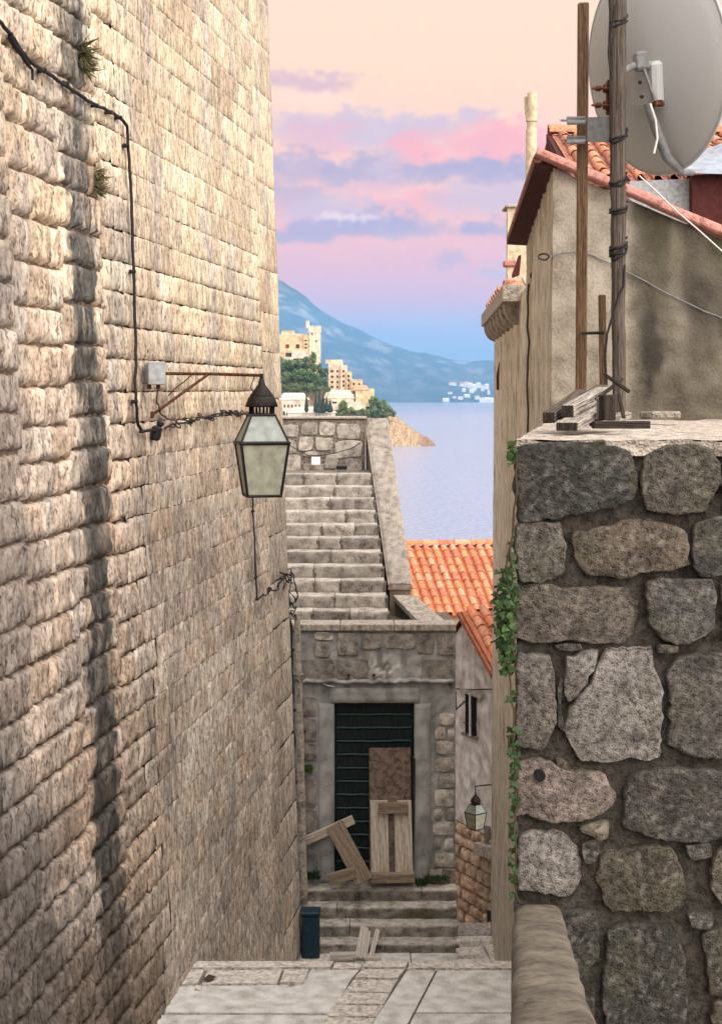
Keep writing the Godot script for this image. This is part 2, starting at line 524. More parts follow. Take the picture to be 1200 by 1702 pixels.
# ---------------------------------------------------------------- sky
func sky_image() -> ImageTexture:
	var W := 4096
	var H := 2048
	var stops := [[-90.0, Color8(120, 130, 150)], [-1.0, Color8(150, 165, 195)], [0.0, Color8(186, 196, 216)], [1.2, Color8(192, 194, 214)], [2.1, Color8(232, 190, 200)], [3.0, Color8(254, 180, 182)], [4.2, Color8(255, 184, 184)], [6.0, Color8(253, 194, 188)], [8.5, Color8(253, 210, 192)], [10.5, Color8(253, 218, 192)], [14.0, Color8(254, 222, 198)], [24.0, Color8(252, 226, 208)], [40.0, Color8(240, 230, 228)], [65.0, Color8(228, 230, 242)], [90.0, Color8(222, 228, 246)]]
	var base := func(el: float) -> Color:
		for k in stops.size() - 1:
			if el <= stops[k + 1][0]:
				return stops[k][1].lerp(stops[k + 1][1], clampf((el - stops[k][0]) / (stops[k + 1][0] - stops[k][0]), 0, 1))
		return stops[-1][1]
	var data := PackedByteArray()
	data.resize(W * H * 3)
	var lilac := Color8(180, 170, 202)
	var blue := Color8(172, 168, 204)
	var pink := Color8(248, 178, 188)
	var pale := Color8(208, 192, 212)
	var cream := Color8(254, 222, 206)
	# [az, el, half width, half height, colour, strength]
	var blobs := [[-2.0, 10.15, 1.9, 0.3, Color8(214, 180, 198), 0.75], [-1.7, 9.6, 1.4, 0.25, cream, 0.55],
		[0.1, 8.6, 3.0, 0.6, pale, 0.9], [3.9, 9.0, 0.9, 0.22, pale, 0.8], [4.6, 8.2, 1.6, 0.65, pink, 0.9], [2.0, 8.0, 1.1, 0.5, pink, 0.9], [-1.4, 8.3, 1.1, 0.5, pink, 0.45],
		[-2.6, 7.5, 1.9, 0.42, lilac, 0.8], [4.0, 7.3, 2.7, 0.38, blue, 0.9], [0.0, 7.2, 1.6, 0.55, lilac, 0.85], [-2.7, 6.5, 1.5, 0.5, blue, 0.6], [0.9, 7.45, 0.5, 0.4, pale, 0.6],
		[-2.8, 5.7, 0.7, 0.6, pink, 0.6], [1.8, 6.3, 1.5, 0.42, pink, 0.7], [0.4, 6.75, 1.6, 0.2, Color8(252, 196, 196), 0.6], [-0.9, 6.0, 1.9, 0.5, pale, 0.85], [4.4, 6.4, 1.9, 0.55, pale, 0.8],
		[0.2, 5.55, 2.3, 0.35, lilac, 0.95], [-1.9, 5.2, 1.6, 0.3, lilac, 0.85], [-0.6, 5.75, 1.2, 0.09, Color8(250, 225, 226), 0.8], [3.9, 5.35, 1.2, 0.3, lilac, 0.9], [3.3, 4.4, 0.8, 0.25, lilac, 0.5], [5.0, 4.0, 1.0, 0.25, Color8(205, 190, 214), 0.6],
		[2.6, 2.35, 1.6, 0.22, Color8(228, 204, 220), 0.6], [0.3, 1.9, 1.8, 0.2, Color8(196, 190, 216), 0.5]]
	for j in H:
		var el := 90.0 - (j + 0.5) * 180.0 / H
		var bc: Color = base.call(el)
		var row := j * W * 3
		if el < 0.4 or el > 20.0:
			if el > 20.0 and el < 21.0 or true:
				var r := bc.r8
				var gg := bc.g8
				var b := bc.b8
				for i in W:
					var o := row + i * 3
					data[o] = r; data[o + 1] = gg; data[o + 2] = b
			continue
		var band := sm(2.6, 5.4, el) * (1.0 - sm(9.0, 13.5, el))
		for i in W:
			var az := (i + 0.5) * 360.0 / W
			if az > 180.0:
				az -= 360.0
			var a := deg_to_rad(az)
			var cx := cos(a) * 30.0
			var cz := sin(a) * 30.0
			var n := fbm(cx * 0.6, el * 0.8, cz * 0.6)
			var c := bc
			var near := 1.0 - sm(7.0, 11.0, absf(az))
			if near < 1.0:
				var n2 := fbm(cx * 0.35 + 9.0, el * 0.9, cz * 0.35)
				c = c.lerp(pale, band * (1.0 - near) * sm(-0.15, 0.3, n2))
				c = c.lerp(lilac if n2 > n * 0.6 else pink, band * (1.0 - near) * sm(-0.05, 0.4, n) * 0.8)
			if near > 0.0:
				var w := fbm(cx * 1.0 + 3.0, el * 1.0, cz * 1.0)
				var w2 := fbm(cx * 3.0 + 5.0, el * 3.6, cz * 3.0)
				var ax := az + n * 1.1 + w2 * 0.5
				var ey := el + w * 0.3 + w2 * 0.25 + 0.16 * fbm(cx * 5.0 + 2.0, el * 6.0, cz * 5.0)
				for q in blobs:
					var dx: float = (ax - q[0]) / q[2]
					var dy: float = (ey - q[1]) / q[3]
					var dd := dx * dx + dy * dy
					if dd < 1.9:
						c = c.lerp(q[4], q[5] * near * (1.0 - sm(0.25, 1.9, dd + w2 * 0.5 + 0.35 * fbm(cx * 6.0, el * 8.0, cz * 6.0))))
				c = c.lerp(cream if w > 0 else pale, absf(w) * 0.3 * near * band * (1.0 - sm(8.5, 10.0, el)))
			var o := row + i * 3
			data[o] = c.r8; data[o + 1] = c.g8; data[o + 2] = c.b8
	return ImageTexture.create_from_image(Image.create_from_data(W, H, false, Image.FORMAT_RGB8, data))

func setup() -> void:
	var cam := Camera3D.new()
	cam.name = "camera"
	cam.fov = rad_to_deg(2.0 * atan(851.0 / F))
	cam.near = 0.05
	cam.far = 30000.0
	cam.rotation.x = -TH
	add_child(cam)
	var e := Environment.new()
	e.background_mode = Environment.BG_SKY
	var ps := PanoramaSkyMaterial.new()
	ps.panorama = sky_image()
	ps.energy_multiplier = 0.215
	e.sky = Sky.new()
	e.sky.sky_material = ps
	e.tonemap_mode = Environment.TONE_MAPPER_LINEAR
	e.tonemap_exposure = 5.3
	e.sdfgi_enabled = true
	e.ssao_enabled = true
	e.ssil_enabled = true
	e.fog_enabled = true
	e.fog_light_color = lin(0.24, 0.56, 1.0)
	e.fog_density = 0.00005
	e.volumetric_fog_enabled = true
	e.volumetric_fog_density = 0.0
	var we := WorldEnvironment.new()
	we.name = "world_environment"
	we.environment = e
	add_child(we)
	var fv := FogVolume.new()
	fv.name = "sea_haze"
	fv.shape = RenderingServer.FOG_VOLUME_SHAPE_BOX
	fv.size = Vector3(8800, 290, 5100)
	fv.position = Vector3(0, 108, -4950)
	var fm := FogMaterial.new()
	fm.albedo = lin(0.26, 0.58, 1.0)
	fm.density = 0.00025
	fv.material = fm
	add_child(fv)
	tag(fv, "blue evening haze lying over the bay before the mountain", "haze", "", "stuff")
	var sun := DirectionalLight3D.new()
	sun.name = "sun"
	sun.light_color = Color(1.0, 0.97, 0.94)
	sun.light_energy = 0.5
	sun.light_angular_distance = 100.0
	sun.shadow_enabled = true
	add_child(sun)
	sun.look_at_from_position(Vector3(0.5, 0.7, 0.52) * 50.0, Vector3.ZERO)

# ---------------------------------------------------------------- the town wall on the left
func wall_colour(p: Vector3, k: float, tint: float) -> Color:
	var d := -p.z
	var y := p.y
	var n := fbm(d * 0.9, y * 0.9, 3.0)
	var fine := N(d * 8.0, y * 2.2, 11.0)
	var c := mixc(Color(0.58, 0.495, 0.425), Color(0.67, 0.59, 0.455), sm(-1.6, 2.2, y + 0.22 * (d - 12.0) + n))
	c = mixc(c, Color(0.84, 0.78, 0.71), 0.92 * sm(11.2, 13.0, d) * sm(0.2, -3.0, y))  # pale stone low down, lightened further in colour to offset the shaded lane
	c = mixc(c, Color(0.58, 0.4, 0.26), tint * 0.35)
	c = mixc(c, Color(0.5, 0.47, 0.44), 0.6 * sm(0.12, 0.5, N(d * 1.6, y * 0.9, 30.0)))
	c = shade(c, (0.8 + 0.36 * k) * (1.0 + 0.26 * fine + 0.2 * n + 0.16 * N(d * 22.0, y * 5.0, 4.0)))
	# the black run of damp down the wall and the grimy stones beside it
	var run := N(d * 16.0, y * 0.9, 70.0)
	var bx := (d - 10.84 - N(y * 0.7, 1.0, 2.0) * 0.07 - N(y * 3.1, 4.0, 2.0) * 0.06 - 0.08 * run - 0.05 * N(d * 9.0, y * 9.0, 5.0))
	var band := 1.0 - sm(0.22, 0.33, absf(bx))
	band *= clampf(0.72 + 0.35 * sm(1.6, -0.3, y) + 0.45 * N(d * 4.0, y * 1.3, 8.0) + 0.3 * run + 0.4 * (k - 0.4), 0, 1)
	c = mixc(c, mixc(Color(0.045, 0.045, 0.046), Color(0.12, 0.122, 0.118), 0.4 + N(d * 9.0, y * 4.0, 90.0)), band * 0.96)
	c = mixc(c, Color(0.5, 0.5, 0.48), 0.5 * sm(0.4, 0.25, absf(d - 11.0)) * sm(0.3, 0.6, N(d * 11.0, y * 2.6, 120.0)) * sm(0.0, 1.0, y))
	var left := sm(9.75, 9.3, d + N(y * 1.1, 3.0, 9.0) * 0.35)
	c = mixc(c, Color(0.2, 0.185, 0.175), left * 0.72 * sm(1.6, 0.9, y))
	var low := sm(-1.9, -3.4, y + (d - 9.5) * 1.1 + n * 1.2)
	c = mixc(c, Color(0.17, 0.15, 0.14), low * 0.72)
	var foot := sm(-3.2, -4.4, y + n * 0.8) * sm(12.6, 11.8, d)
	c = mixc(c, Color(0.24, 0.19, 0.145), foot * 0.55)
	return c

func town_wall() -> void:
	var root := thing("town_wall", "tall battered limestone town wall with rough faced courses and a black damp streak", "wall", Vector3(wall_x(12.5, -4.6), -4.6, -12.5))
	var T := Vector3(0.125, 0, -1).normalized()
	var U := Vector3(-0.033, 1, 0).normalized()
	var P := func(d: float, y: float, off: float) -> Vector3: return Vector3(wall_x(d, y), y, -d) + WN * off
	var c := st0()
	var ys := span(-9.0, 4.75, 3)
	grid(c, span(2.0, 18.02, 4), ys, func(d, y): return [P.call(d, y, -0.014), Color.WHITE])
	grid(c, [0.0, 1.0], ys, func(u, y): return [P.call(18.02, y, -0.014) + Vector3(-2.0 * u, 0, 0), Color.WHITE])
	grid(c, [0.0, 1.0], ys, func(u, y): return [P.call(2.0, y, -0.014) + Vector3(-2.0 * (1 - u), 0, 0), Color.WHITE])
	grid(c, [0.0, 1.0], [2.0, 18.02], func(u, d): return [P.call(d, 4.75, -0.014) + Vector3(-2.0 * u, 0, 0), Color.WHITE])
	grid(c, [2.0, 18.02], ys, func(d, y): return [P.call(20.0 - d, y, -0.014) + Vector3(-2.0, 0, 0), Color.WHITE])
	obj("mortar_core", c, M.core, root)
	var r := RandomNumberGenerator.new()
	r.seed = 5
	var L := []
	var y := -8.8
	for zone in [[5.4, 7.6, 0.25, 0.5, 0.2, 0.27], [7.6, 9.48, 0.17, 0.36, 0.2, 0.27], [9.48, 10.42, 0.22, 0.42, 0.2, 0.27], [10.42, 11.3, 0.26, 0.5, 0.19, 0.27], [11.3, 16.97, 0.32, 0.6, 0.205, 0.25]]:
		y = -8.8 - r.randf() * 0.2
		while y < 4.5:
			var H := r.randf_range(zone[4], zone[5])
			var d: float = zone[0]
			while d < zone[1] - 0.01:
				var w := r.randf_range(zone[2], zone[3])
				if d + w > zone[1] - 0.14:
					w = zone[1] - d
				L.append([d, y, w, H, r.randf(), r.randf(), false])
				d += w
			y += H
	y = -8.8
	var odd := false
	while y < 4.5:
		var H := r.randf_range(0.36, 0.5)
		var mid := 17.45 if odd else 17.6
		L.append([16.97, y, mid - 16.97, H, r.randf(), r.randf(), true])
		L.append([mid, y, 18.03 - mid, H, r.randf(), r.randf(), true])
		odd = not odd
		y += H
	var show := []
	var rest := []
	for q in L:
		var d: float = q[0] + q[2] * 0.5
		var yy: float = q[1] + q[3] * 0.5
		var px: float = 600.0 + 2800.0 * wall_x(q[0] + q[2], yy) / (q[0] + q[2])
		if px > -4.0 and yy / d > -0.4 and yy / d < 0.24:
			show.append([q[2] * q[3] / pow(d, 3.0), q])
		elif yy / d > -0.6 and yy / d < 0.42:
			rest.append([0.0, q])
	show.sort_custom(func(a, b): return a[0] > b[0])
	var far := st0()
	var n := 0
	for e in show + rest:
		var q: Array = e[1]
		var gap: float = 0.004 + 0.005 * q[4]
		var seen: bool = e[0] > 0.0
		var st := st0() if seen and n < 296 else far
		var cell := 0.034 if q[0] < 11.5 else 0.042
		if not seen:
			cell = 0.12
		var dim: float = sm(-1.0, 1.5, q[1]) * sm(10.8, 12.0, q[0])
		var amp := lerpf(0.019, 0.004, dim)
		if q[6]:
			amp = 0.003
			cell = 0.07 if seen else 0.2
		var flush: float = 0.0 if q[6] else sm(11.0, 12.2, q[0]) * sm(0.8, -0.8, q[1])
		var joint := lerpf(lerpf(-0.024, -0.006, dim), 0.002, flush)
		var out: float = lerpf(lerpf(0.015 + 0.011 * q[5], 0.018 + 0.004 * q[5], dim), 0.02, flush)
		gap *= 1.0 - 0.92 * maxf(flush, dim)
		joint = lerpf(lerpf(-0.016, out - 0.002 - 0.005 * q[4], dim), out - 0.0015, flush)
		if q[6]:
			joint = 0.014
		else:
			amp = lerpf(amp, 0.008, flush)
		if q[6]:
			out = 0.02
		var k: float = q[4]
		var tn: float = q[5] if q[5] > 0.5 else 0.0
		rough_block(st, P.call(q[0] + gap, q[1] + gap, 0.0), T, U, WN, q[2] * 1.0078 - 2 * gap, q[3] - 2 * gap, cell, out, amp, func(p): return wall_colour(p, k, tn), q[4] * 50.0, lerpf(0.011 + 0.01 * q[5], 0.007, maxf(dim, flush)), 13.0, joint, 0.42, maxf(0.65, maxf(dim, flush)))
		if st != far:
			obj("stone", st, M.block, root)
			n += 1
	var fo := obj("stone_courses", far, M.block, root)
	fo.set_meta("kind", "stuff")

func wall_fittings() -> void:
	# the old twisted cable along and down the wall
	var run := []
	for q in [[-330, -190], [-150, -75], [-30, 20], [4, 58], [22, 86], [42, 108], [62, 120], [92, 140], [120, 158], [148, 176], [172, 186], [190, 196], [200, 210], [202, 244], [207, 330], [211, 452], [215, 560], [214, 668], [219, 706], [226, 718]]:
		run.append(on_wall(q[0], q[1], 0.05))
	var root := thing("wall_cable", "black cable clipped across and down the upper town wall above the grey box", "cable", run[15])
	var st := st0()
	tube(st, wander(run, 0.05, 0.006, 1.0), 0.012, 6)
	obj("cable", st, M.cable, root)
	st = st0()
	var loose := wander([run[3], run[4] + Vector3(0, -0.03, 0), run[5] + Vector3(0, -0.035, 0), run[5] + Vector3(0.0, -0.09, 0.02)], 0.04, 0.02, 4.0)
	tube(st, loose, [0.018] + span(0.02, 0.008, loose.size() - 2), 6)
	obj("frayed_end", st, M.cable, root)
	for q in [[98, 140], [148, 176], [188, 196], [200, 243], [211, 452], [214, 668], [172, 187], [60, 118]]:
		var p := on_wall(q[0], q[1], 0.035)
		st = st0()
		tube(st, [p - WN * 0.05, p + WN * 0.03], 0.015, 6)
		tube(st, [p + WN * 0.012 - Vector3(0.01, 0, -0.05), p + WN * 0.015 + Vector3(0, 0, -0.04)], 0.013, 6)
		obj("clip", st, M.rust if q[0] == 172 else M.cable, root)
	# the festoon of twisted cable from the black holder to the lantern
	var fest := []
	for q in [[262, 712], [285, 704], [305, 701], [320, 696], [338, 694], [352, 688], [372, 686], [385, 689], [396, 688], [409, 686]]:
		fest.append(on_wall(q[0], q[1], 0.06))
	root = thing("festoon_cable", "frayed black cable strung along the wall between black holder and lantern", "cable", fest[0])
	st = st0()
	tube(st, wander(fest, 0.04, 0.018, 2.0), 0.008, 6)
	obj("cable", st, M.cable, root)
	st = st0()
	tube(st, wander(fest, 0.03, 0.05, 6.0), 0.005, 5)
	obj("wrapping", st, M.cable, root)
	for i in [2, 4, 6, 7]:
		st = st0()
		cbox(st, Transform3D(Basis(Vector3(0, 0, 1), i * 0.7), fest[i]), Vector3(0.05, 0.03, 0.05), 0.01)
		obj("knot", st, M.cable, root)
	# black holder
	var hp := on_wall(247, 718, 0.06)
	root = thing("cable_holder", "small black cable bracket bolted to the wall below the grey box", "bracket", hp)
	st = st0()
	cbox(st, Transform3D(Basis(Vector3(0, 0, 1), -0.2), hp + Vector3(0.0, -0.01, 0.0)), Vector3(0.07, 0.11, 0.09), 0.015)
	cbox(st, Transform3D(Basis(Vector3(0, 0, 1), -0.4), hp + Vector3(0.03, 0.06, 0.0)), Vector3(0.05, 0.04, 0.06), 0.01)
	obj("body", st, M.iron, root)
	st = st0()
	tube(st, [on_wall(222, 718, 0.05), on_wall(236, 715, 0.07), hp], 0.012, 6)
	obj("arm", st, M.iron, root)
	# the lower cable from the lantern
	var low := []
	for q in [[412, 826], [412, 850], [415, 900], [417, 960], [419, 996]]:
		low.append(on_wall(q[0], q[1], 0.05))
	root = thing("drop_cable", "thin black cable dropping down the wall beneath the lantern", "cable", low[4])
	st = st0()
	tube(st, wander(low, 0.05, 0.004, 3.0), 0.008, 6)
	obj("cable", st, M.cable, root)
	for i in [1, 3, 4]:
		st = st0()
		cbox(st, Transform3D(Basis(), low[i]), Vector3(0.03, 0.025, 0.06), 0.006)
		obj("clip", st, M.cable, root)
	var tang := []
	for q in [[419, 998], [430, 985], [440, 978], [452, 974], [462, 960], [470, 966], [476, 948], [480, 972], [483, 1000]]:
		tang.append(on_wall(q[0], q[1], 0.06))
	root = thing("tangled_cable", "tangle of thin dark wires reaching the far wall corner beside the stairs", "cable", tang[3])
	st = st0()
	tube(st, wander(tang, 0.06, 0.05, 2.5), 0.008, 5)
	obj("cable", st, M.cable, root)
	st = st0()
	tube(st, wander(tang.slice(3), 0.06, 0.12, 7.5), 0.006, 5)
	obj("loose_strand", st, M.cable, root)
	# the heavy cable down the far corner
	var cor := []
	for q in [[473, 940], [478, 975], [481, 1020], [484, 1080], [487, 1180], [489, 1300], [491, 1420], [494, 1500], [493, 1590]]:
		cor.append(at(q[0], q[1], 18.12))
	root = thing("corner_cable", "thick black cable running down the far corner of the town wall", "cable", cor[8])
	st = st0()
	tube(st, wander(cor, 0.1, 0.02, 2.0), 0.017, 6)
	obj("cable", st, M.cable, root)
	for i in [3, 4, 5, 6]:
		st = st0()
		cbox(st, Transform3D(Basis(), cor[i]), Vector3(0.07, 0.035, 0.04), 0.008)
		obj("clip", st, M.iron, root)
	st = st0()
	var coil := []
	for k in 26:
		var a := k * 0.52
		coil.append(at(487, 1012, 18.2) + Vector3(cos(a) * 0.035 + 0.01 * N(k, 0, 0), 0.1 - k * 0.008 + 0.02 * sin(k * 1.7), sin(a) * 0.03))
	tube(st, coil, 0.008, 5)
	obj("coil", st, M.cable, root)
	# pale pipe beside it
	root = thing("drain_pipe", "pale weathered drain pipe standing against the doorway building beside the wall corner", "pipe", at(502, 1520, 18.3))
	st = st0()
	tube(st, wander([at(494, 1020, 18.3), at(497, 1150, 18.3), at(501, 1350, 18.3), at(504, 1522, 18.3)], 0.15, 0.012, 1.0), [0.03, 0.035, 0.035, 0.036, 0.038, 0.04, 0.041, 0.042, 0.044, 0.045, 0.046, 0.047, 0.048, 0.05, 0.052, 0.052, 0.054, 0.055, 0.055, 0.055, 0.055, 0.055, 0.055, 0.055, 0.055], 10)
	obj("pipe", st, M.coping, root)
	for py in [1120, 1330, 1490]:
		st = st0()
		tube(st, [at(502 - (1500 - py) * 0.015, py, 18.3), at(502 - (1500 - py) * 0.015, py + 10, 18.3)], 0.066, 10)
		obj("collar", st, M.coping_dark, root)
	# grey connection box
	var bp := on_wall(234, 622, 0.1)
	root = thing("junction_box", "grey plastic junction box mounted on the wall at the lantern bracket", "junction box", bp)
	var B := Basis(Vector3(0, 1, 0), 0.45)
	st = st0()
	cbox(st, Transform3D(B, bp), Vector3(0.12, 0.155, 0.11), 0.012)
	obj("box", st, M.grey_box, root)
	st = st0()
	cbox(st, Transform3D(B, bp + B * Vector3(0.0, 0.004, 0.06)), Vector3(0.13, 0.165, 0.02), 0.008)
	obj("lid", st, M.grey_box, root)
	for s in [-0.035, 0.03]:
		st = st0()
		tube(st, [bp + Vector3(s, -0.07, 0.0), bp + Vector3(s, -0.11, 0.0)], 0.016, 8)
		obj("gland", st, M.rust, root)
	st = st0()
	tube(st, wander([bp + Vector3(0.03, -0.1, 0), bp + Vector3(0.02, -0.2, 0), on_wall(258, 690, 0.05), on_wall(290, 704, 0.05)], 0.05, 0.01, 8.0), 0.006, 5)
	obj("lead", st, M.rust, root)
	# bracket and lantern
	var base := on_wall(262, 621, 0.03)
	var tip := base + Vector3(0.992, 0.0, 0.124) * 0.765
	tip.y = at(430, 624, -tip.z).y
	root = thing("lantern_bracket", "rusty iron wall bracket with diagonal brace holding the street lantern", "bracket", base)
	st = st0()
	tube(st, [base, base.lerp(tip, 0.5) + Vector3(0, 0.004, 0), tip], 0.012, 8)
	obj("arm", st, M.rust, root)
	st = st0()
	tube(st, [on_wall(250, 689, 0.02), base.lerp(tip, 0.47)], 0.011, 8)
	obj("brace", st, M.rust, root)
	st = st0()
	tube(st, wander([base.lerp(tip, 0.3) + Vector3(0, -0.01, 0.01), base.lerp(tip, 0.16) + Vector3(0, -0.1, 0.0), base + Vector3(0.05, -0.17, 0)], 0.05, 0.01, 2.0), 0.005, 5)
	obj("wire", st, M.rust, root)
	st = st0()
	cbox(st, Transform3D(Basis(), on_wall(250, 689, 0.01)), Vector3(0.03, 0.05, 0.1), 0.006)
	obj("wall_plate", st, M.rust, root)
	st = st0()
	tube(st, [tip + Vector3(0, 0.012, 0), tip + Vector3(0, -0.05, 0)], 0.016, 8)
	obj("tip", st, M.iron, root)
	st = st0()
	tube(st, wander([tip + Vector3(-0.05, 0, 0), tip + Vector3(-0.085, -0.09, 0), tip + Vector3(-0.06, -0.13, 0.0), tip + Vector3(-0.02, -0.1, 0)], 0.02, 0.006, 4.0), 0.004, 5)
	obj("flex", st, M.cable, root)
	lantern("street_lantern", "large four sided street lantern with frosted glass hanging from the rusty bracket", Vector3(tip.x, at(432, 823, -tip.z).y, tip.z), 1.0, 0.2, 0.178)
	# plants in the joints
	for q in [[128, 92, 0.14, "dry dark tuft rooted high in the damp streak of the wall", 0], [152, 300, 0.09, "faded weed growing from a wall joint below the cable bend", 1]]:
		var p := on_wall(q[0], q[1], 0.03)
		root = thing("wall_weed", q[3], "plant", p)
		st = st0()
		var r := RandomNumberGenerator.new()
		r.seed = 40 + q[4]
		for k in 150:
			var o := p + Vector3(0.03 * r.randf(), r.randf_range(-0.09, 0.06), r.randf_range(-0.1, 0.1))
			var v: Vector3 = (WN * r.randf_range(0.2, 1.0) + Vector3(0, r.randf_range(-1.0, 0.5), r.randf_range(-0.8, 0.8))).normalized() * q[2] * r.randf_range(0.4, 1.1)
			var s := Vector3(r.randf_range(-1, 1), r.randf_range(-1, 1), r.randf_range(-1, 1)) * 0.012
			tri(st, o - s, o + s, o + v)
		obj("foliage", st, M.dry, root)
		st = st0()
		tube(st, [p - WN * 0.06, p + WN * 0.05 + Vector3(0, -0.03, 0)], [0.018, 0.008], 6)
		obj("stem", st, M.stem, root)

# a square lantern hung at its top; its base is at p, s scales it, half is the middle width
func lantern(called: String, label: String, p: Vector3, s: float, turn: float, half: float) -> Node3D:
	var root := thing(called, label, "lantern", p)
	root.rotation.y = turn
	var ring := func(y: float, h: float) -> Array:
		return [Vector3(-h, y, h) * s, Vector3(h, y, h) * s, Vector3(h, y, -h) * s, Vector3(-h, y, -h) * s]
	var hb := half * 0.7
	var ht := half * 0.5
	var A: Array = ring.call(0.0, hb)
	var B: Array = ring.call(0.395, half)
	var C: Array = ring.call(0.6, ht)
	var rb := 0.0105 * s
	for k in 4:
		var k2 := (k + 1) % 4
		var st := st0()
		prism(st, [A[k] * 0.985, A[k2] * 0.985, B[k2] * 0.985, B[k] * 0.985], (B[k] + B[k2]).normalized() * Vector3(-1, 0, -1) * 0.006)
		obj("glass_pane", st, M.glass, root, true)
		st = st0()
		prism(st, [B[k], B[k2], C[k2], C[k]], Vector3(0, -0.006, 0))
		obj("roof_pane", st, M.glass_top, root, true)
		st = st0()
		tube(st, [A[k], B[k]], rb, 6)
		obj("upright", st, M.iron, root, true)
		st = st0()
		tube(st, [B[k], C[k]], rb * 0.8, 6)
		obj("roof_bar", st, M.iron, root, true)
	for q in [["bottom_rim", A, rb * 1.1], ["middle_rim", B, rb * 1.35], ["top_rim", C, rb]]:
		var st := st0()
		for k in 4:
			tube(st, [q[1][k], q[1][(k + 1) % 4]], q[2], 6)
		obj(q[0], st, M.iron, root, true)
	var st := st0()
	prism(st, A, Vector3(0, 0.008, 0))
	obj("floor_plate", st, M.iron, root, true)
	# open collar, flared cap, spire
	for k in 10:
		var a := TAU * k / 10.0
		st = st0()
		var q := Vector3(cos(a), 0, sin(a)) * ht * 1.0 * s
		tube(st, [q + Vector3(0, 0.6, 0) * s, q + Vector3(0, 0.662, 0) * s], 0.009 * s, 5)
		obj("collar_post", st, M.cap, root, true)
	var lathe := func(prof: Array, name: String, m: Material) -> void:
		var l := st0()
		grid(l, span(0, TAU, 20), prof, func(a, q): return [Vector3(cos(a) * q.x, q.y, sin(a) * q.x) * s, Color.WHITE])
		obj(name, l, m, root, true)
	lathe.call([Vector2(0.0, 0.598), Vector2(ht * 1.05, 0.6), Vector2(ht * 1.05, 0.612), Vector2(0.0, 0.615)], "collar", M.cap)
	lathe.call([Vector2(0.0, 0.66), Vector2(ht * 1.35, 0.66), Vector2(ht * 1.38, 0.672), Vector2(ht * 1.1, 0.735), Vector2(ht * 0.95, 0.742)], "cap", M.cap)
	lathe.call([Vector2(ht * 1.0, 0.742), Vector2(ht * 0.98, 0.75), Vector2(ht * 0.55, 0.8), Vector2(ht * 0.3, 0.83), Vector2(ht * 0.2, 0.87), Vector2(0.0, 0.872)], "spire", M.cap)
	st = st0()
	tube(st, [Vector3(0, 0.86, 0) * s, Vector3(0, 0.885, 0) * s], 0.01 * s, 6)
	obj("hanger", st, M.iron, root, true)
	return root

# ---------------------------------------------------------------- the lane
func prism_px(called: String, px: Array, level: float, up: float, m: Material, parent: Node3D) -> MeshInstance3D:
	var pts := []
	for q in px:
		pts.append(on_level(q[0], q[1], level))
	var c := Vector3.ZERO
	for p in pts:
		c += p / pts.size()
	var ins := []
	for p in pts:
		ins.append(p + (c - p).normalized() * 0.006)
	var st := st0()
	var off := Vector3(0, up, 0)
	prism(st, ins, off)
	return obj(called, st, m, parent)

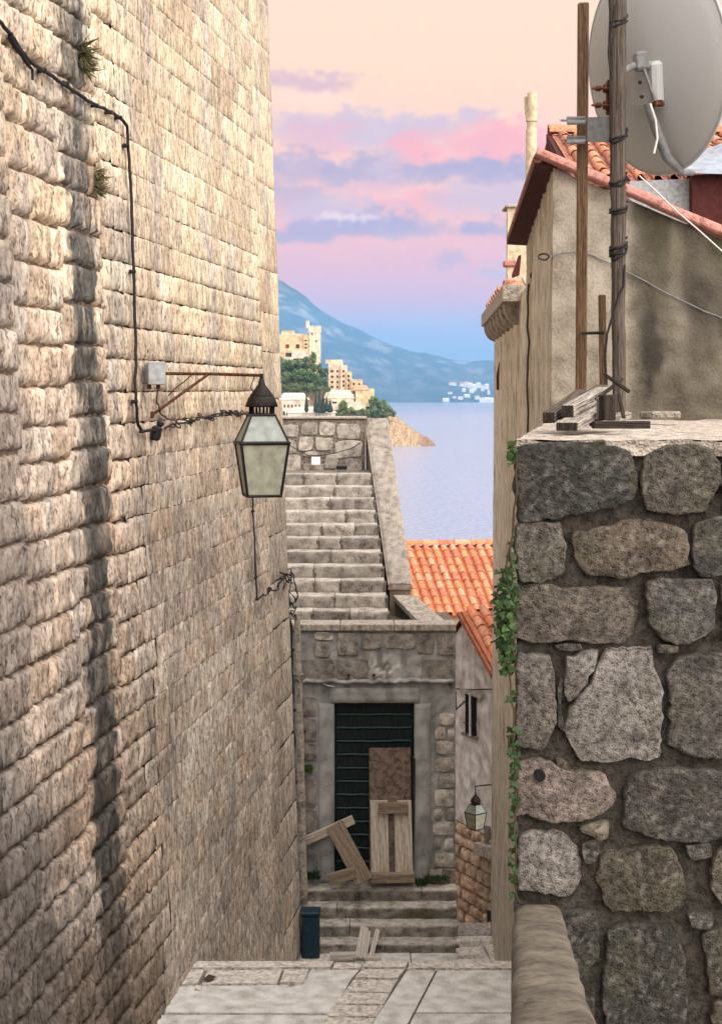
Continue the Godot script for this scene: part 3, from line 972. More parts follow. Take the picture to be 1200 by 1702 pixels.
func lane() -> void:
	var Y0 := -4.55
	var root := thing("upper_pavement", "paved landing of the lane with worn grey slabs and a strip of pale stones", "pavement", Vector3(0, Y0, -12.4), "", "structure")
	var st := st0()
	prism(st, [Vector3(-2.2, Y0 - 0.02, -10.6), Vector3(1.6, Y0 - 0.02, -10.6), Vector3(1.6, Y0 - 0.02, -13.02), Vector3(-2.2, Y0 - 0.02, -13.02)], Vector3(0, -3.5, 0))
	obj("bed", st, M.paving_joint, root)
	var r := RandomNumberGenerator.new()
	r.seed = 9
	var pale := [
		[[300, 1606], [556, 1606], [550, 1616], [300, 1617]], [[559, 1606.5], [603, 1606.5], [601, 1616], [553, 1616]], [[607, 1606], [680, 1606], [675, 1616], [604, 1616]],
		[[684, 1606], [758, 1605.5], [757, 1616.5], [679, 1616.5]], [[762, 1605], [852, 1605], [854, 1617], [761, 1617]],
		[[345, 1619], [470, 1618.5], [462, 1641], [335, 1642]], [[473, 1618.5], [514, 1618.5], [504, 1641], [465, 1641]], [[300, 1620], [341, 1619.5], [330, 1643], [280, 1645]],
		[[601, 1618.5], [674, 1618.5], [662, 1633.5], [589, 1632]], [[587, 1635], [661, 1636], [650, 1656], [571, 1655]], [[569, 1657.5], [649, 1658.5], [639, 1677], [555, 1676]], [[553, 1678.5], [638, 1679.5], [626, 1698], [541, 1697]], [[539, 1700], [625, 1701], [610, 1726], [522, 1726]], [[520, 1728], [608, 1728], [590, 1760], [498, 1760]]]
	for q in pale:
		prism_px("paving_stone", q, Y0 - 0.03, 0.032 + r.randf() * 0.012, M.paving_pale, root)
	var grey := [
		[[517, 1619], [598, 1619], [586, 1633], [551, 1692], [270, 1691], [296, 1647], [508, 1644]], [[245, 1694], [549, 1695], [505, 1760], [200, 1760]],
		[[677, 1619], [724, 1619], [660, 1742], [596, 1742]], [[727, 1619], [852, 1619], [862, 1690], [690, 1690]], [[689, 1692], [866, 1692], [872, 1760], [655, 1760]]]
	for q in grey:
		prism_px("paving_slab", q, Y0 - 0.03, 0.03 + r.randf() * 0.005, M.paving, root)
	# the flight up to the eye, below the frame
	root = thing("lane_steps", "broad stone steps of the lane climbing towards the viewer", "steps", Vector3(0, -1.7, 0), "", "structure")
	for i in 20:
		st = st0()
		abox(st, Vector3(-2.6, -9.0, -10.6 + i * 0.55), Vector3(1.7, -4.42 + i * 0.14, -10.05 + i * 0.55), 0.015)
		obj("step", st, M.paving, root)
	# lower street
	var Y1 := -6.15
	root = thing("lower_street", "lower street of pale flagstones at the foot of the door steps", "pavement", Vector3(0, Y1, -17.5), "", "structure")
	st = st0()
	abox(st, Vector3(-2.5, Y1 - 3.0, -19.2), Vector3(1.75, Y1 - 0.03, -13.05), 0.01)
	obj("bed", st, M.paving_joint, root)
	for i in 9:
		var z := -13.1 - i * 0.58
		var x := -1.6
		while x < 1.55:
			var w := r.randf_range(0.5, 0.9)
			var x2 := minf(x + w, 1.62)
			st = st0()
			abox(st, Vector3(x, Y1 - 0.05, z - 0.56), Vector3(x2 - 0.012, Y1 + r.randf() * 0.012, z), 0.008)
			obj("flagstone", st, M.paving if r.randf() < 0.6 else M.paving_pale, root)
			x = x2
	for q in [[[758, 1572], [829, 1571], [833, 1580], [757, 1581], 0.11], [[757, 1583], [800, 1582], [806, 1595], [757, 1596], 0.06], [[804, 1582], [835, 1581], [838, 1602], [812, 1596], 0.08], [[830, 1577], [858, 1577], [858, 1608], [846, 1608], 0.1]]:
		prism_px("kerb_stone", q.slice(0, 4), Y1, q[4], M.paving_pale, root)
	# the lane goes on down beyond
	root = thing("far_lane", "lowest visible stretch of lane running on below the white house", "pavement", Vector3(1.5, -8.6, -24.0), "", "structure")
	st = st0()
	abox(st, Vector3(-3.0, -9.5, -34.0), Vector3(5.0, -8.6, -19.2), 0.01)
	obj("surface", st, M.paving, root)
	# leaf and pebble on the pavement
	st = st0()
	var lp := on_level(347, 1627, Y0 + 0.016)
	quad(st, lp + Vector3(-0.05, 0.004, 0.03), lp + Vector3(0.0, 0.02, -0.05), lp + Vector3(0.06, 0.006, -0.03), lp + Vector3(0.01, 0.0, 0.05))
	tag(obj("dead_leaf", st, M.stem), "curled brown dead leaf lying on the pale slab near the wall", "leaf")
	st = st0()
	cbox(st, Transform3D(Basis(), on_level(330, 1642, Y0 + 0.02)), Vector3(0.05, 0.03, 0.05), 0.014, 0.004)
	tag(obj("pebble", st, M.paving_pale), "small pale pebble on the pavement beside the wall foot", "stone")

# ---------------------------------------------------------------- the building with the shuttered door
func door_building() -> void:
	var D := 19.0
	var fx := func(px: float) -> float: return at(px, 1250, D).x
	var fy := func(py: float) -> float: return at(600, py, D).y
	var P := func(px: float, py: float, out := 0.0) -> Vector3: return Vector3(fx.call(px), fy.call(py), -D + out)
	var floor_y: float = fy.call(1468)
	var root := thing("doorway_building", "low grey stone building with a dark shuttered doorway below the outdoor staircase", "building", Vector3(fx.call(620), floor_y, -D))
	var cf := func(p: Vector3) -> Color:
		var n := fbm(p.x * 1.7, p.y * 1.7, 5.0)
		var f := N(p.x * 11.0, p.y * 8.0, 2.0)
		var c := mixc(Color(0.29, 0.297, 0.304), Color(0.45, 0.455, 0.46), 0.5 + 0.9 * n + 0.35 * f)
		var s := N(p.x * 4.0, p.y * 0.8, 9.0)
		c = mixc(c, Color(0.17, 0.172, 0.172), 0.65 * sm(0.15, 0.5, s))
		var q := Vector2((p.x - fx.call(640)) / 0.2, (p.y - fy.call(1108)) / 0.13)
		var w := (1.0 - sm(0.5, 1.5, q.length())) * sm(0.1, 0.35, N(p.x * 17.0, p.y * 11.0, 31.0) + 0.5 * N(p.x * 40.0, p.y * 31.0, 3.0))
		c = mixc(c, Color(0.72, 0.7, 0.66), w)
		c = mixc(c, Color(0.13, 0.15, 0.08), 0.6 * sm(fy.call(1400), fy.call(1470), p.y) * sm(-0.1, 0.4, n))
		return c
	var panel := func(called: String, x0: float, x1: float, y0: float, y1: float, out: float, amp: float) -> void:
		var st := st0()
		var nx := int(absf(x1 - x0) / 5.0) + 1
		var ny := int(absf(y1 - y0) / 5.0) + 1
		grid(st, span(x0, x1, nx), span(y1, y0, ny), func(px, py):
			var p: Vector3 = P.call(px, py, out)
			p.z += amp * (N(p.x * 9.0, p.y * 9.0, 4.0) + 0.6 * N(p.x * 24.0, p.y * 22.0, 1.0))
			return [p, cf.call(p)])
		obj(called, st, M.render, root)
	panel.call("upper_wall", 470, 757, 1046, 1132, 0.0, 0.014)
	panel.call("side_wall", 470, 556, 1130, 1475, 0.0, 0.014)
	panel.call("side_wall", 688, 757, 1130, 1475, 0.0, 0.014)
	panel.call("door_head_wall", 550, 692, 1130, 1168, 0.0, 0.008)
	var st := st0()
	abox(st, Vector3(fx.call(470), -9.0, -24.2), Vector3(fx.call(555), fy.call(1048), -D - 0.03), 0.01)
	abox(st, Vector3(fx.call(689), -9.0, -20.6), Vector3(fx.call(757), fy.call(1048), -D - 0.03), 0.01)
	abox(st, Vector3(fx.call(554), fy.call(1168), -20.6), Vector3(fx.call(690), fy.call(1049), -D - 0.033), 0.01)
	abox(st, Vector3(fx.call(554), -9.0, -20.6), Vector3(fx.call(690), fy.call(1475), -D - 0.033), 0.01)
	obj("masonry", st, M.grout, root)
	# lintel, jambs, sill and the drip moulding
	for q in [["lintel", 548, 1143, 697, 1168, 0.035], ["jamb", 529, 1152, 555.5, 1466, 0.03], ["jamb", 688.5, 1169, 716, 1466, 0.03]]:
		st = st0()
		var lo: Vector3 = P.call(q[1], q[4], -0.22)
		var hi: Vector3 = P.call(q[3], q[2], q[5])
		if q[0] == "jamb":
			hi.y = fy.call(1169)
		rough_block(st, Vector3(lo.x, lo.y, hi.z), Vector3.RIGHT, Vector3.UP, Vector3.BACK, hi.x - lo.x, hi.y - lo.y, 0.05, 0.0, 0.004, func(p): return shade(cf.call(p), 1.05), 3.0, 0.012)
		abox(st, lo, hi - Vector3(0, 0, 0.012), 0.008)
		obj(q[0], st, M.render, root)
	st = st0()
	grid(st, span(500, 752, 50), [0, 1, 2, 3, 4], func(px, k):
		var p: Vector3 = P.call(px, 1137 - k * 2.4 + 3.0 * N(px * 0.05, 0, 3.0), [0.0, 0.05, 0.07, 0.06, 0.0][k])
		return [p, shade(cf.call(p), 1.05)])
	obj("drip_moulding", st, M.render, root)
	st = st0()
	tube(st, [P.call(508, 1130, 0.03), P.call(530, 1131, 0.04), P.call(545, 1138, 0.05), P.call(556, 1140, 0.06)], 0.007, 5)
	obj("wire_stub", st, M.white_wire, root)
	# visible squared stones
	var r := RandomNumberGenerator.new()
	r.seed = 17
	var stones := [[522, 1050, 556, 1064], [522, 1066, 550, 1092], [562, 1052, 596, 1088], [600, 1054, 634, 1080], [638, 1052, 690, 1078], [694, 1050, 722, 1086], [725, 1052, 754, 1088],
		[500, 1095, 556, 1129], [560, 1094, 612, 1128], [700, 1096, 754, 1129],
		[722, 1312, 755, 1340], [720, 1344, 736, 1362], [738, 1343, 755, 1362], [721, 1366, 755, 1389], [720, 1392, 735, 1412], [738, 1392, 755, 1414], [722, 1418, 755, 1440],
		[730, 1186, 755, 1206], [722, 1208, 740, 1228], [742, 1209, 755, 1230], [724, 1232, 755, 1254], [722, 1258, 755, 1282], [728, 1286, 755, 1308], [700, 1444, 755, 1466],
		[496, 1160, 527, 1190], [498, 1194, 527, 1232], [500, 1236, 527, 1262], [500, 1300, 527, 1340], [504, 1345, 527, 1400]]
	for i in stones.size():
		var q: Array = stones[i]
		var tone: float = [0.75, 0.5, 0.45, 0.38, 0.43, 0.36, 0.4, 0.33, 0.36, 0.34][i] if i < 10 else (r.randf_range(0.45, 0.68) if i < 24 else 0.36)
		st = st0()
		var pts := []
		for s in [[q[0], q[1]], [q[2], q[1]], [q[2], q[3]], [q[0], q[3]]]:
			pts.append(Vector2(fx.call(s[0] + r.randf_range(-1.5, 1.5)), fy.call(s[1] + r.randf_range(-1.5, 1.5))))
		var base := Color(tone, tone * 0.96, tone * 0.9)
		if i >= 24:
			base = Color(tone, tone * 0.96, tone * 0.9)
		free_stone(st, pts, Vector3(0, 0, -D + 0.01), Vector3.RIGHT, Vector3.UP, Vector3.BACK, 0.022 if i > 9 else 0.013, 0.006, func(p): return shade(base, 0.85 + 0.3 * N(p.x * 9, p.y * 9, i)), i * 3.0, 0.05, 3)
		obj("stone", st, M.small, root)
	# terrace coping
	st = st0()
	var x := 478.0
	for e in [566.0, 655.0, 757.0]:
		st = st0()
		abox(st, Vector3(fx.call(x), fy.call(1048), -19.3), Vector3(fx.call(e) - 0.006, fy.call(1036), -D + 0.06), 0.012)
		obj("coping_stone", st, M.coping, root)
		x = e
	st = st0()
	abox(st, Vector3(fx.call(720), fy.call(1444), -D + 0.004), Vector3(fx.call(756), fy.call(1468), -D + 0.03), 0.008)
	obj("plinth", st, M.coping_dark, root)
	for q in [[746, 1138], [505, 1215], [578, 1122], [620, 1122]]:
		st = st0()
		tube(st, [P.call(q[0], q[1], -0.02), P.call(q[0] + 2, q[1] - 2, 0.09)], 0.014, 6)
		obj("iron_stub", st, M.iron, root)
	# shutter
	var sh := obj("shutter_door", slab_box(st0(), P.call(555.5, 1468, -0.2), P.call(688.5, 1168, -0.15), 0.004), M.shutter, root)
	var k := 0
	var py := 1168.0
	while py < 1462:
		var s := st0()
		abox(s, P.call(556.5, py + 21.0, -0.155), P.call(687.5, py + 1.5, -0.105), 0.012)
		obj("slat", s, M.shutter, sh)
		s = st0()
		tube(s, wander([P.call(560, py + 21.8, -0.098), P.call(600, py + 22.2, -0.096), P.call(684, py + 21.6, -0.098)], 0.08, 0.006, k * 3.0), 0.012, 6)
		obj("slat_lip", s, M.shutter_highlight, sh)  # lip carries the painted highlight of the slat edge
		py += 22.3
		k += 1
	# steps to the door
	root = thing("door_steps", "four worn mossy stone steps leading up to the shuttered doorway", "steps", Vector3(fx.call(636), -6.15, -18.2), "", "structure")
	var edges := [[512, 700], [512, 575], [518, 610], [522, 640]]
	for i in 4:
		var top := floor_y - i * 0.128
		var z0 := -D - 0.25 + (0.0 if i == 0 else 0.28)
		var z1 := -D + 0.26 + i * 0.24
		var xs := [500.0, edges[i][1] - i * 14.0, 757.5]
		for j in 2:
			st = st0()
			var X0: float = fx.call(xs[j]) * (1.0 - i * 0.003) + 0.004
			var X1: float = fx.call(xs[j + 1]) * (1.0 - i * 0.003) - 0.004
			var base := Color(0.29, 0.275, 0.25) if (i + j) % 2 else Color(0.25, 0.237, 0.218)
			grid(st, span(X0, X1, int((X1 - X0) / 0.04)), span(0.0, 1.0, 14), func(xx, v):
				var yy := top - 0.17
				var zz := z1
				var n := N(xx * 7.0, i * 3.0, v * 3.0)
				if v < 0.62:
					yy = lerpf(top - 0.17, top - 0.012, v / 0.62)
				elif v < 0.7:
					yy = top - 0.004
					zz = z1 - 0.01
				else:
					yy = top
					zz = lerpf(z1 - 0.03, z0, (v - 0.7) / 0.3)
				var e := minf(xx - X0, X1 - xx)
				zz += 0.012 * n - (0.015 if e < 0.02 else 0.0)
				yy += 0.006 * N(xx * 5.0, zz * 5.0, i)
				var c := shade(base, 1.0 + 0.35 * N(xx * 5.0, yy * 9.0, zz * 3.0))
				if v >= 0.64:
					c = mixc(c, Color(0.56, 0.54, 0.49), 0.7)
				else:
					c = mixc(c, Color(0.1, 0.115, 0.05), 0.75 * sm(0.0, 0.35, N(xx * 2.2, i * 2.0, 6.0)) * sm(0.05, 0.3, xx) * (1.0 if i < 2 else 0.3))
				return [Vector3(xx, yy, zz), c])
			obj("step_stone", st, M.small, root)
	# moss and weeds by the right jamb
	for q in [[725, 1457, 22, 0.05, "low green moss tuft on the door landing right of the pallet", 1], [700, 1462, 10, 0.03, "little dark weed between pallet and right door jamb", 2], [512, 1275, 8, 0.03, "small green weed sprouting from the wall left of the door", 3], [520, 1452, 12, 0.05, "dark moss in the corner left of the leaning timbers", 4]]:
		var c: Vector3 = P.call(q[0], q[1], 0.05)
		var pl := thing("moss_tuft", q[4], "plant", c)
		var rr := RandomNumberGenerator.new()
		rr.seed = 70 + q[5]
		st = st0()
		for i in 260:
			var o := c + Vector3(rr.randf_range(-1, 1) * q[2] * 0.0066, rr.randf_range(-0.035, 0.02), rr.randf_range(-0.05, 0.1))
			var v: Vector3 = Vector3(rr.randf_range(-0.6, 0.6), rr.randf_range(0.2, 1.0), rr.randf_range(-0.4, 0.6)).normalized() * q[3] * rr.randf_range(0.5, 1.3)
			var s := Vector3(rr.randf_range(-1, 1), rr.randf_range(-1, 1), rr.randf_range(-1, 1)) * 0.012
			tri(st, o - s, o + s, o + v)
		obj("foliage", st, M.leaf2 if q[5] != 3 else M.leaf1, pl)

func door_clutter() -> void:
	var floor_y: float = at(600, 1468, 19.0).y
	# rusty board standing behind the pallet
	timber("rusty_sheet", at(649, 1462, 18.86), at(648, 1243, 18.97), 0.475, 0.02, Vector3.BACK, M.rust_board, null)
	tag(get_child(get_child_count() - 1), "rusty brown sheet leaning upright against the dark shutter", "board")
	var root := thing("pallet", "broken pallet of two pale upright boards standing in the doorway", "pallet", at(650, 1468, 18.75))
	timber("board", at(632, 1460, 18.78), at(630, 1330, 18.9), 0.205, 0.024, Vector3.BACK, M.wood_pale, root)
	timber("board", at(672, 1460, 18.78), at(669, 1330, 18.9), 0.2, 0.024, Vector3.BACK, M.wood_pale, root)
	timber("cross_piece", at(628, 1343, 18.82), at(678, 1343, 18.82), 0.125, 0.05, Vector3.BACK, M.wood_mid, root)
	timber("cross_piece", at(648, 1236 + 92, 18.86), at(660, 1236 + 92, 18.86), 0.06, 0.03, Vector3.BACK, M.wood_mid, root)
	timber("foot_rail", at(615, 1459, 18.73), at(689, 1458, 18.73), 0.105, 0.09, Vector3.BACK, M.wood_mid, root)
	var sd := timber("side_board", at(684, 1462, 18.92), at(688, 1260, 18.98), 0.03, 0.06, Vector3.BACK, M.wood_dark, root)
	sd.set_meta("label", "dark edge board behind the pallet")
	timber("leaning_beam", at(606, 1466, 18.6), at(556, 1370, 18.83), 0.2, 0.075, Vector3.BACK, M.wood_mid, null)
	tag(get_child(get_child_count() - 1), "wide brown beam leaning diagonally against the left door jamb", "beam")
	timber("propped_batten", at(507, 1398, 18.9), at(588, 1362, 18.91), 0.1, 0.05, Vector3.BACK, M.wood_pale, null)
	tag(get_child(get_child_count() - 1), "pale batten propped slantwise behind the leaning brown beam", "batten")
	timber("timber_block", at(546, 1462, 18.62), at(592, 1450, 18.62), 0.125, 0.08, Vector3.BACK, M.wood_mid, null)
	tag(get_child(get_child_count() - 1), "short brown timber offcut lying on the door landing", "timber")
	# sticks and slabs on the street below
	for q in [[596, 1592, 606, 1541, 0.085, "M.wood_old", "widest of three grey laths propped on the lowest door step"], [607, 1592, 613, 1548, 0.04, "", "thin middle lath of three propped on the lowest door step"], [616, 1592, 628, 1545, 0.05, "", "right hand lath of three propped on the lowest door step"]]:
		timber("lath", at(q[0], q[1], 17.72), at(q[2], q[3], 17.98), q[4], 0.025, Vector3.BACK, M.wood_old, null)
		tag(get_child(get_child_count() - 1), q[6], "lath", "grey laths at the door steps")
	timber("short_plank", at(548, 1588, 17.75), at(592, 1587, 17.75), 0.09, 0.05, Vector3.UP, M.wood_old, null)
	tag(get_child(get_child_count() - 1), "short pale plank lying left of the propped laths", "plank")
	timber("flat_offcut", at(605, 1591, 17.72), at(634, 1592, 17.72), 0.12, 0.03, Vector3.UP, M.wood_old, null)
	tag(get_child(get_child_count() - 1), "flat pale offcut under the right end of the laths", "plank")
	# dark blue bin
	var B0 := at(517, 1596, 17.85)
	root = thing("blue_bin", "dark blue plastic bin tucked against the wall corner below the pipe", "bin", B0)
	var st := st0()
	var w0 := at(501, 1556, 17.85).x
	var w1 := at(531, 1556, 17.85).x
	var top := at(517, 1522, 17.85).y
	cbox(st, Transform3D(Basis(), Vector3((w0 + w1) / 2, (B0.y + top) / 2, -17.95)), Vector3(w1 - w0, top - B0.y, 0.2), 0.02)
	obj("body", st, M.bin, root)
	st = st0()
	cbox(st, Transform3D(Basis(), Vector3((w0 + w1) / 2, top + 0.02, -17.94)), Vector3(w1 - w0 + 0.02, 0.04, 0.23), 0.012)
	obj("lid", st, M.bin, root)
	for s in [0.25, 0.62]:
		st = st0()
		abox(st, Vector3(lerpf(w0, w1, s), B0.y + 0.02, -17.856), Vector3(lerpf(w0, w1, s) + 0.02, top - 0.03, -17.84), 0.005)
		obj("rib", st, M.bin, root)

# ---------------------------------------------------------------- the stairs above
func staircase() -> void:
	var Y0: float = at(600, 1037, 19.35).y
	var root := thing("outdoor_staircase", "flight of eleven worn limestone steps climbing above the shuttered doorway", "staircase", Vector3(-0.2, Y0, -19.35))
	var r := RandomNumberGenerator.new()
	r.seed = 23
	var RISE := 0.144
	var splits := [[520, 582], [556], [523, 567], [522], [550], [530, 567], [535, 590], [575], [548], [556], [505, 560], [545]]
	for i in 11:
		var d := 19.38 + i * 0.3
		var y := Y0 + i * RISE
		var xr := lerpf(0.315, 0.12, i / 11.0)
		var xs := [at(464, 900, d).x]
		for s in splits[i]:
			xs.append(at(s, 900, d).x)
		xs.append(xr)
		for j in xs.size() - 1:
			var st := st0()
			var tone: float = r.randf_range(0.27, 0.5)
			var X0: float = xs[j] + 0.003
			var X1: float = xs[j + 1] - 0.003
			var base := Color(tone, tone * 0.95, tone * 0.87)
			grid(st, span(X0, X1, maxi(3, int((X1 - X0) / 0.05))), [0, 1, 2, 3, 4, 5, 6, 7], func(xx, k):
				var e := minf(xx - X0, X1 - xx)
				var n := N(xx * 8.0, k * 1.3, i * 4.0 + j)
				var yy: float = y + [-0.02, 0.03, 0.07, 0.115, RISE - 0.006, RISE, RISE, RISE][k]
				var zz: float = -d - [0.0, 0.0, 0.0, 0.0, 0.006, 0.02, 0.16, 0.33][k] + 0.01 * n - (0.02 if e < 0.012 else 0.0)
				yy += 0.008 * N(xx * 3.0, i, k * 0.4)
				var c := shade(base, 1.0 + 0.25 * N(xx * 4.0, yy * 8.0, d))
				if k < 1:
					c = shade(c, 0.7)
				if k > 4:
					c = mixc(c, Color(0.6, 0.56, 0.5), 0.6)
				return [Vector3(xx, yy, zz), c])
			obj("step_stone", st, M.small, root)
	var st := st0()
	for i in 11:
		var d := 19.38 + i * 0.3
		abox(st, Vector3(-1.4, -9.0, -d - 0.31), Vector3(lerpf(0.315, 0.12, i / 11.0) + 0.02, Y0 + (i + 1) * RISE - 0.03, -d - 0.015), 0.002)
	obj("stair_core", st, M.grout, root)
	var LY := Y0 + 11 * RISE
	st = st0()
	abox(st, Vector3(-1.4, LY - 0.4, -23.7), Vector3(0.13, LY - 0.004, -22.7), 0.01)
	obj("landing", st, M.coping_dark, root)
	# end wall of the landing
	var D := 23.55
	var ew := thing("landing_wall", "low rubble wall of rounded stones closing the top stair landing", "wall", Vector3(-0.45, LY, -D))
	st = st0()
	var wt := at(540, 694, D).y
	abox(st, Vector3(-1.5, LY - 0.3, -D - 0.4), Vector3(at(607, 740, D).x, wt - 0.02, -D), 0.02)
	obj("masonry", st, M.coping_dark, ew)
	for q in [[468, 706, 496, 726], [499, 704, 528, 722], [531, 702, 556, 724], [560, 706, 600, 730], [468, 730, 492, 754], [496, 726, 520, 748], [524, 727, 552, 750], [556, 734, 600, 760], [470, 757, 500, 782], [503, 752, 530, 758], [540, 755, 560, 780], [505, 772, 538, 784], [576, 763, 602, 783]]:
		var tone: float = r.randf_range(0.44, 0.64)
		var pts := []
		for s in [[q[0], q[1]], [(q[0] + q[2]) / 2, q[1] - 1], [q[2], q[1]], [q[2] + 1, (q[1] + q[3]) / 2], [q[2], q[3]], [q[0], q[3]]]:
			var v: Vector3 = at(s[0] + r.randf_range(-2, 2), s[1] + r.randf_range(-2, 2), D)
			pts.append(Vector2(v.x, v.y))
		st = st0()
		var base := Color(tone, tone * 0.95, tone * 0.87)
		free_stone(st, pts, Vector3(0, 0, -D), Vector3.RIGHT, Vector3.UP, Vector3.BACK, 0.016, 0.006, func(p): return shade(base, 0.9 + 0.3 * N(p.x * 8, p.y * 8, 1)), q[0], 0.05, 3)
		obj("stone", st, M.small, ew)
	st = st0()
	abox(st, Vector3(-1.5, wt - 0.02, -D - 0.43), Vector3(at(607, 700, D).x + 0.02, wt + 0.015, -D + 0.03), 0.012)
	obj("coping", st, M.coping, ew)
	# right parapet with its sloped coping
	var a0 := at(645, 970, 20.3)
	var a1 := at(685, 970, 20.3)
	var b0 := at(606, 695, 23.8)
	var b1 := at(645, 695, 23.8)
	b1.y = b0.y
	a1.y = a0.y
	var pw := thing("stair_parapet", "sloping stone parapet with broad pale coping along the right of the stairs", "parapet", Vector3(a0.x, a0.y - 1.0, a0.z))
	var body := func(s: SurfaceTool, p0: Vector3, p1: Vector3, q1: Vector3, q0: Vector3, base: Color) -> void:
		grid(s, span(0, 1, 24), span(0, 1, 12), func(u, v):
			var t := p0.lerp(q0, u)
			var p := Vector3(t.x, lerpf(-6.5, t.y - 0.05, v), t.z)
			return [p + Vector3(0.006 * N(p.z * 9, p.y * 9, 0), 0, 0), shade(base, 0.9 + 0.5 * N(p.z * 5.0, p.y * 2.5, 4.0))])
		grid(s, [0.0, 1.0], span(0, 1, 12), func(u, v):
			var t := p0.lerp(p1, u)
			var p := Vector3(t.x, lerpf(-6.5, t.y - 0.05, v), t.z)
			return [p, shade(base, 0.8 + 0.5 * N(p.x * 5.0, p.y * 4.0, 2.0))])
		grid(s, span(0, 1, 12), [0.0, 1.0], func(u, v):
			var t := p1.lerp(q1, u)
			return [Vector3(t.x, lerpf(-6.5, t.y - 0.05, v), t.z), base])
		grid(s, [0.0, 1.0], [0.0, 1.0], func(u, v):
			var t := q0.lerp(q1, u)
			return [Vector3(t.x, lerpf(-6.5, t.y - 0.05, v), t.z), base])
	st = st0()
	body.call(st, a0 + Vector3(0.02, 0, -0.02), a1 + Vector3(-0.02, 0, -0.02), b1 + Vector3(-0.02, 0, 0.0), b0 + Vector3(0.02, 0, 0), Color(0.3, 0.255, 0.2))
	obj("body", st, M.render, pw)
	st = st0()
	grid(st, [0.0, 0.06, 0.2, 0.4, 0.6, 0.8, 0.94, 1.0], span(0, 1, 40), func(u, v):
		var p: Vector3 = a0.lerp(a1, u).lerp(b0.lerp(b1, u), v)
		p.y += (-0.075 if u == 0.0 or u == 1.0 else 0.0) + 0.006 * N(p.x * 14, p.z * 14, 0)
		p.x += 0.006 * N(p.z * 7, u, 5)
		var t := 0.38 + 0.06 * N(p.x * 10.0, p.z * 10.0, 8.0)
		return [p, Color(t, t * 0.92, t * 0.82)])
	prism(st, [a0 + Vector3(0, -0.075, 0), a1 + Vector3(0, -0.075, 0), b1 + Vector3(0, -0.075, 0), b0 + Vector3(0, -0.075, 0)], Vector3(0, 0.06, 0))
	obj("coping", st, M.small, pw)
	# low parapet turning to the terrace corner
	var c0 := at(653, 989, 20.28)
	var c1 := at(688, 988, 20.28)
	var e1 := at(757, 1046, 19.0)
	var e0 := at(708, 1037, 19.04)
	c1.y = c0.y
	e0.y = e1.y
	var lw := thing("corner_parapet", "short sloping parapet slab between stair foot and terrace corner", "parapet", Vector3(e0.x, e0.y - 0.5, e0.z))
	st = st0()
	prism(st, [c0, c1, e1, e0], Vector3(0, -0.06, 0))
	obj("coping", st, M.coping, lw)
	st = st0()
	body.call(st, c0 + Vector3(0.03, -0.02, 0), c1 + Vector3(-0.02, -0.02, 0), e1 + Vector3(-0.03, -0.02, -0.03), e0 + Vector3(0.03, -0.02, -0.03), Color(0.16, 0.13, 0.1))
	obj("body", st, M.render, lw)
	# odds and ends on the landing
	st = st0()
	cbox(st, Transform3D(Basis(Vector3.RIGHT, -0.1), at(525, 766, 23.42)), Vector3(0.12, 0.11, 0.02), 0.003)
	tag(obj("white_notice", st, M.paper), "small blank white panel leaning on the rubble wall above the stairs", "panel")
	st = st0()
	cbox(st, Transform3D(Basis(), at(568, 777, 23.2)), Vector3(0.15, 0.05, 0.12), 0.008)
	tag(obj("black_box", st, M.iron), "flat black box on the top stair landing beside the white panel", "box")
	var w := []
	for q in [[474, 735], [490, 745], [512, 757], [535, 757], [560, 752], [585, 745], [600, 735]]:
		w.append(at(q[0], q[1], 23.48))
	st = st0()
	tube(st, w, 0.006, 5)
	tag(obj("slack_wire", st, M.cable), "thin dark wire sagging across the rubble wall on the landing", "wire")

# ---------------------------------------------------------------- tiles
func tile_mesh(L: float, r0: float, r1: float, segs := 8) -> ArrayMesh:
	var st := st0()
	var th := 0.012
	grid(st, span(0, PI, segs), [0.0, 0.5, 1.0], func(a, v):
		var r: float = lerpf(r0, r1, v)
		return [Vector3(-cos(a) * r, v * L, sin(a) * r * 0.9), Color.WHITE])
	grid(st, span(0, PI, segs), [0.0, 1.0], func(a, v):
		var r: float = r0 - th * v
		return [Vector3(-cos(a) * r, 0.0005, sin(a) * r * 0.9), Color.WHITE])
	st.generate_normals()
	st.index()
	return st.commit()

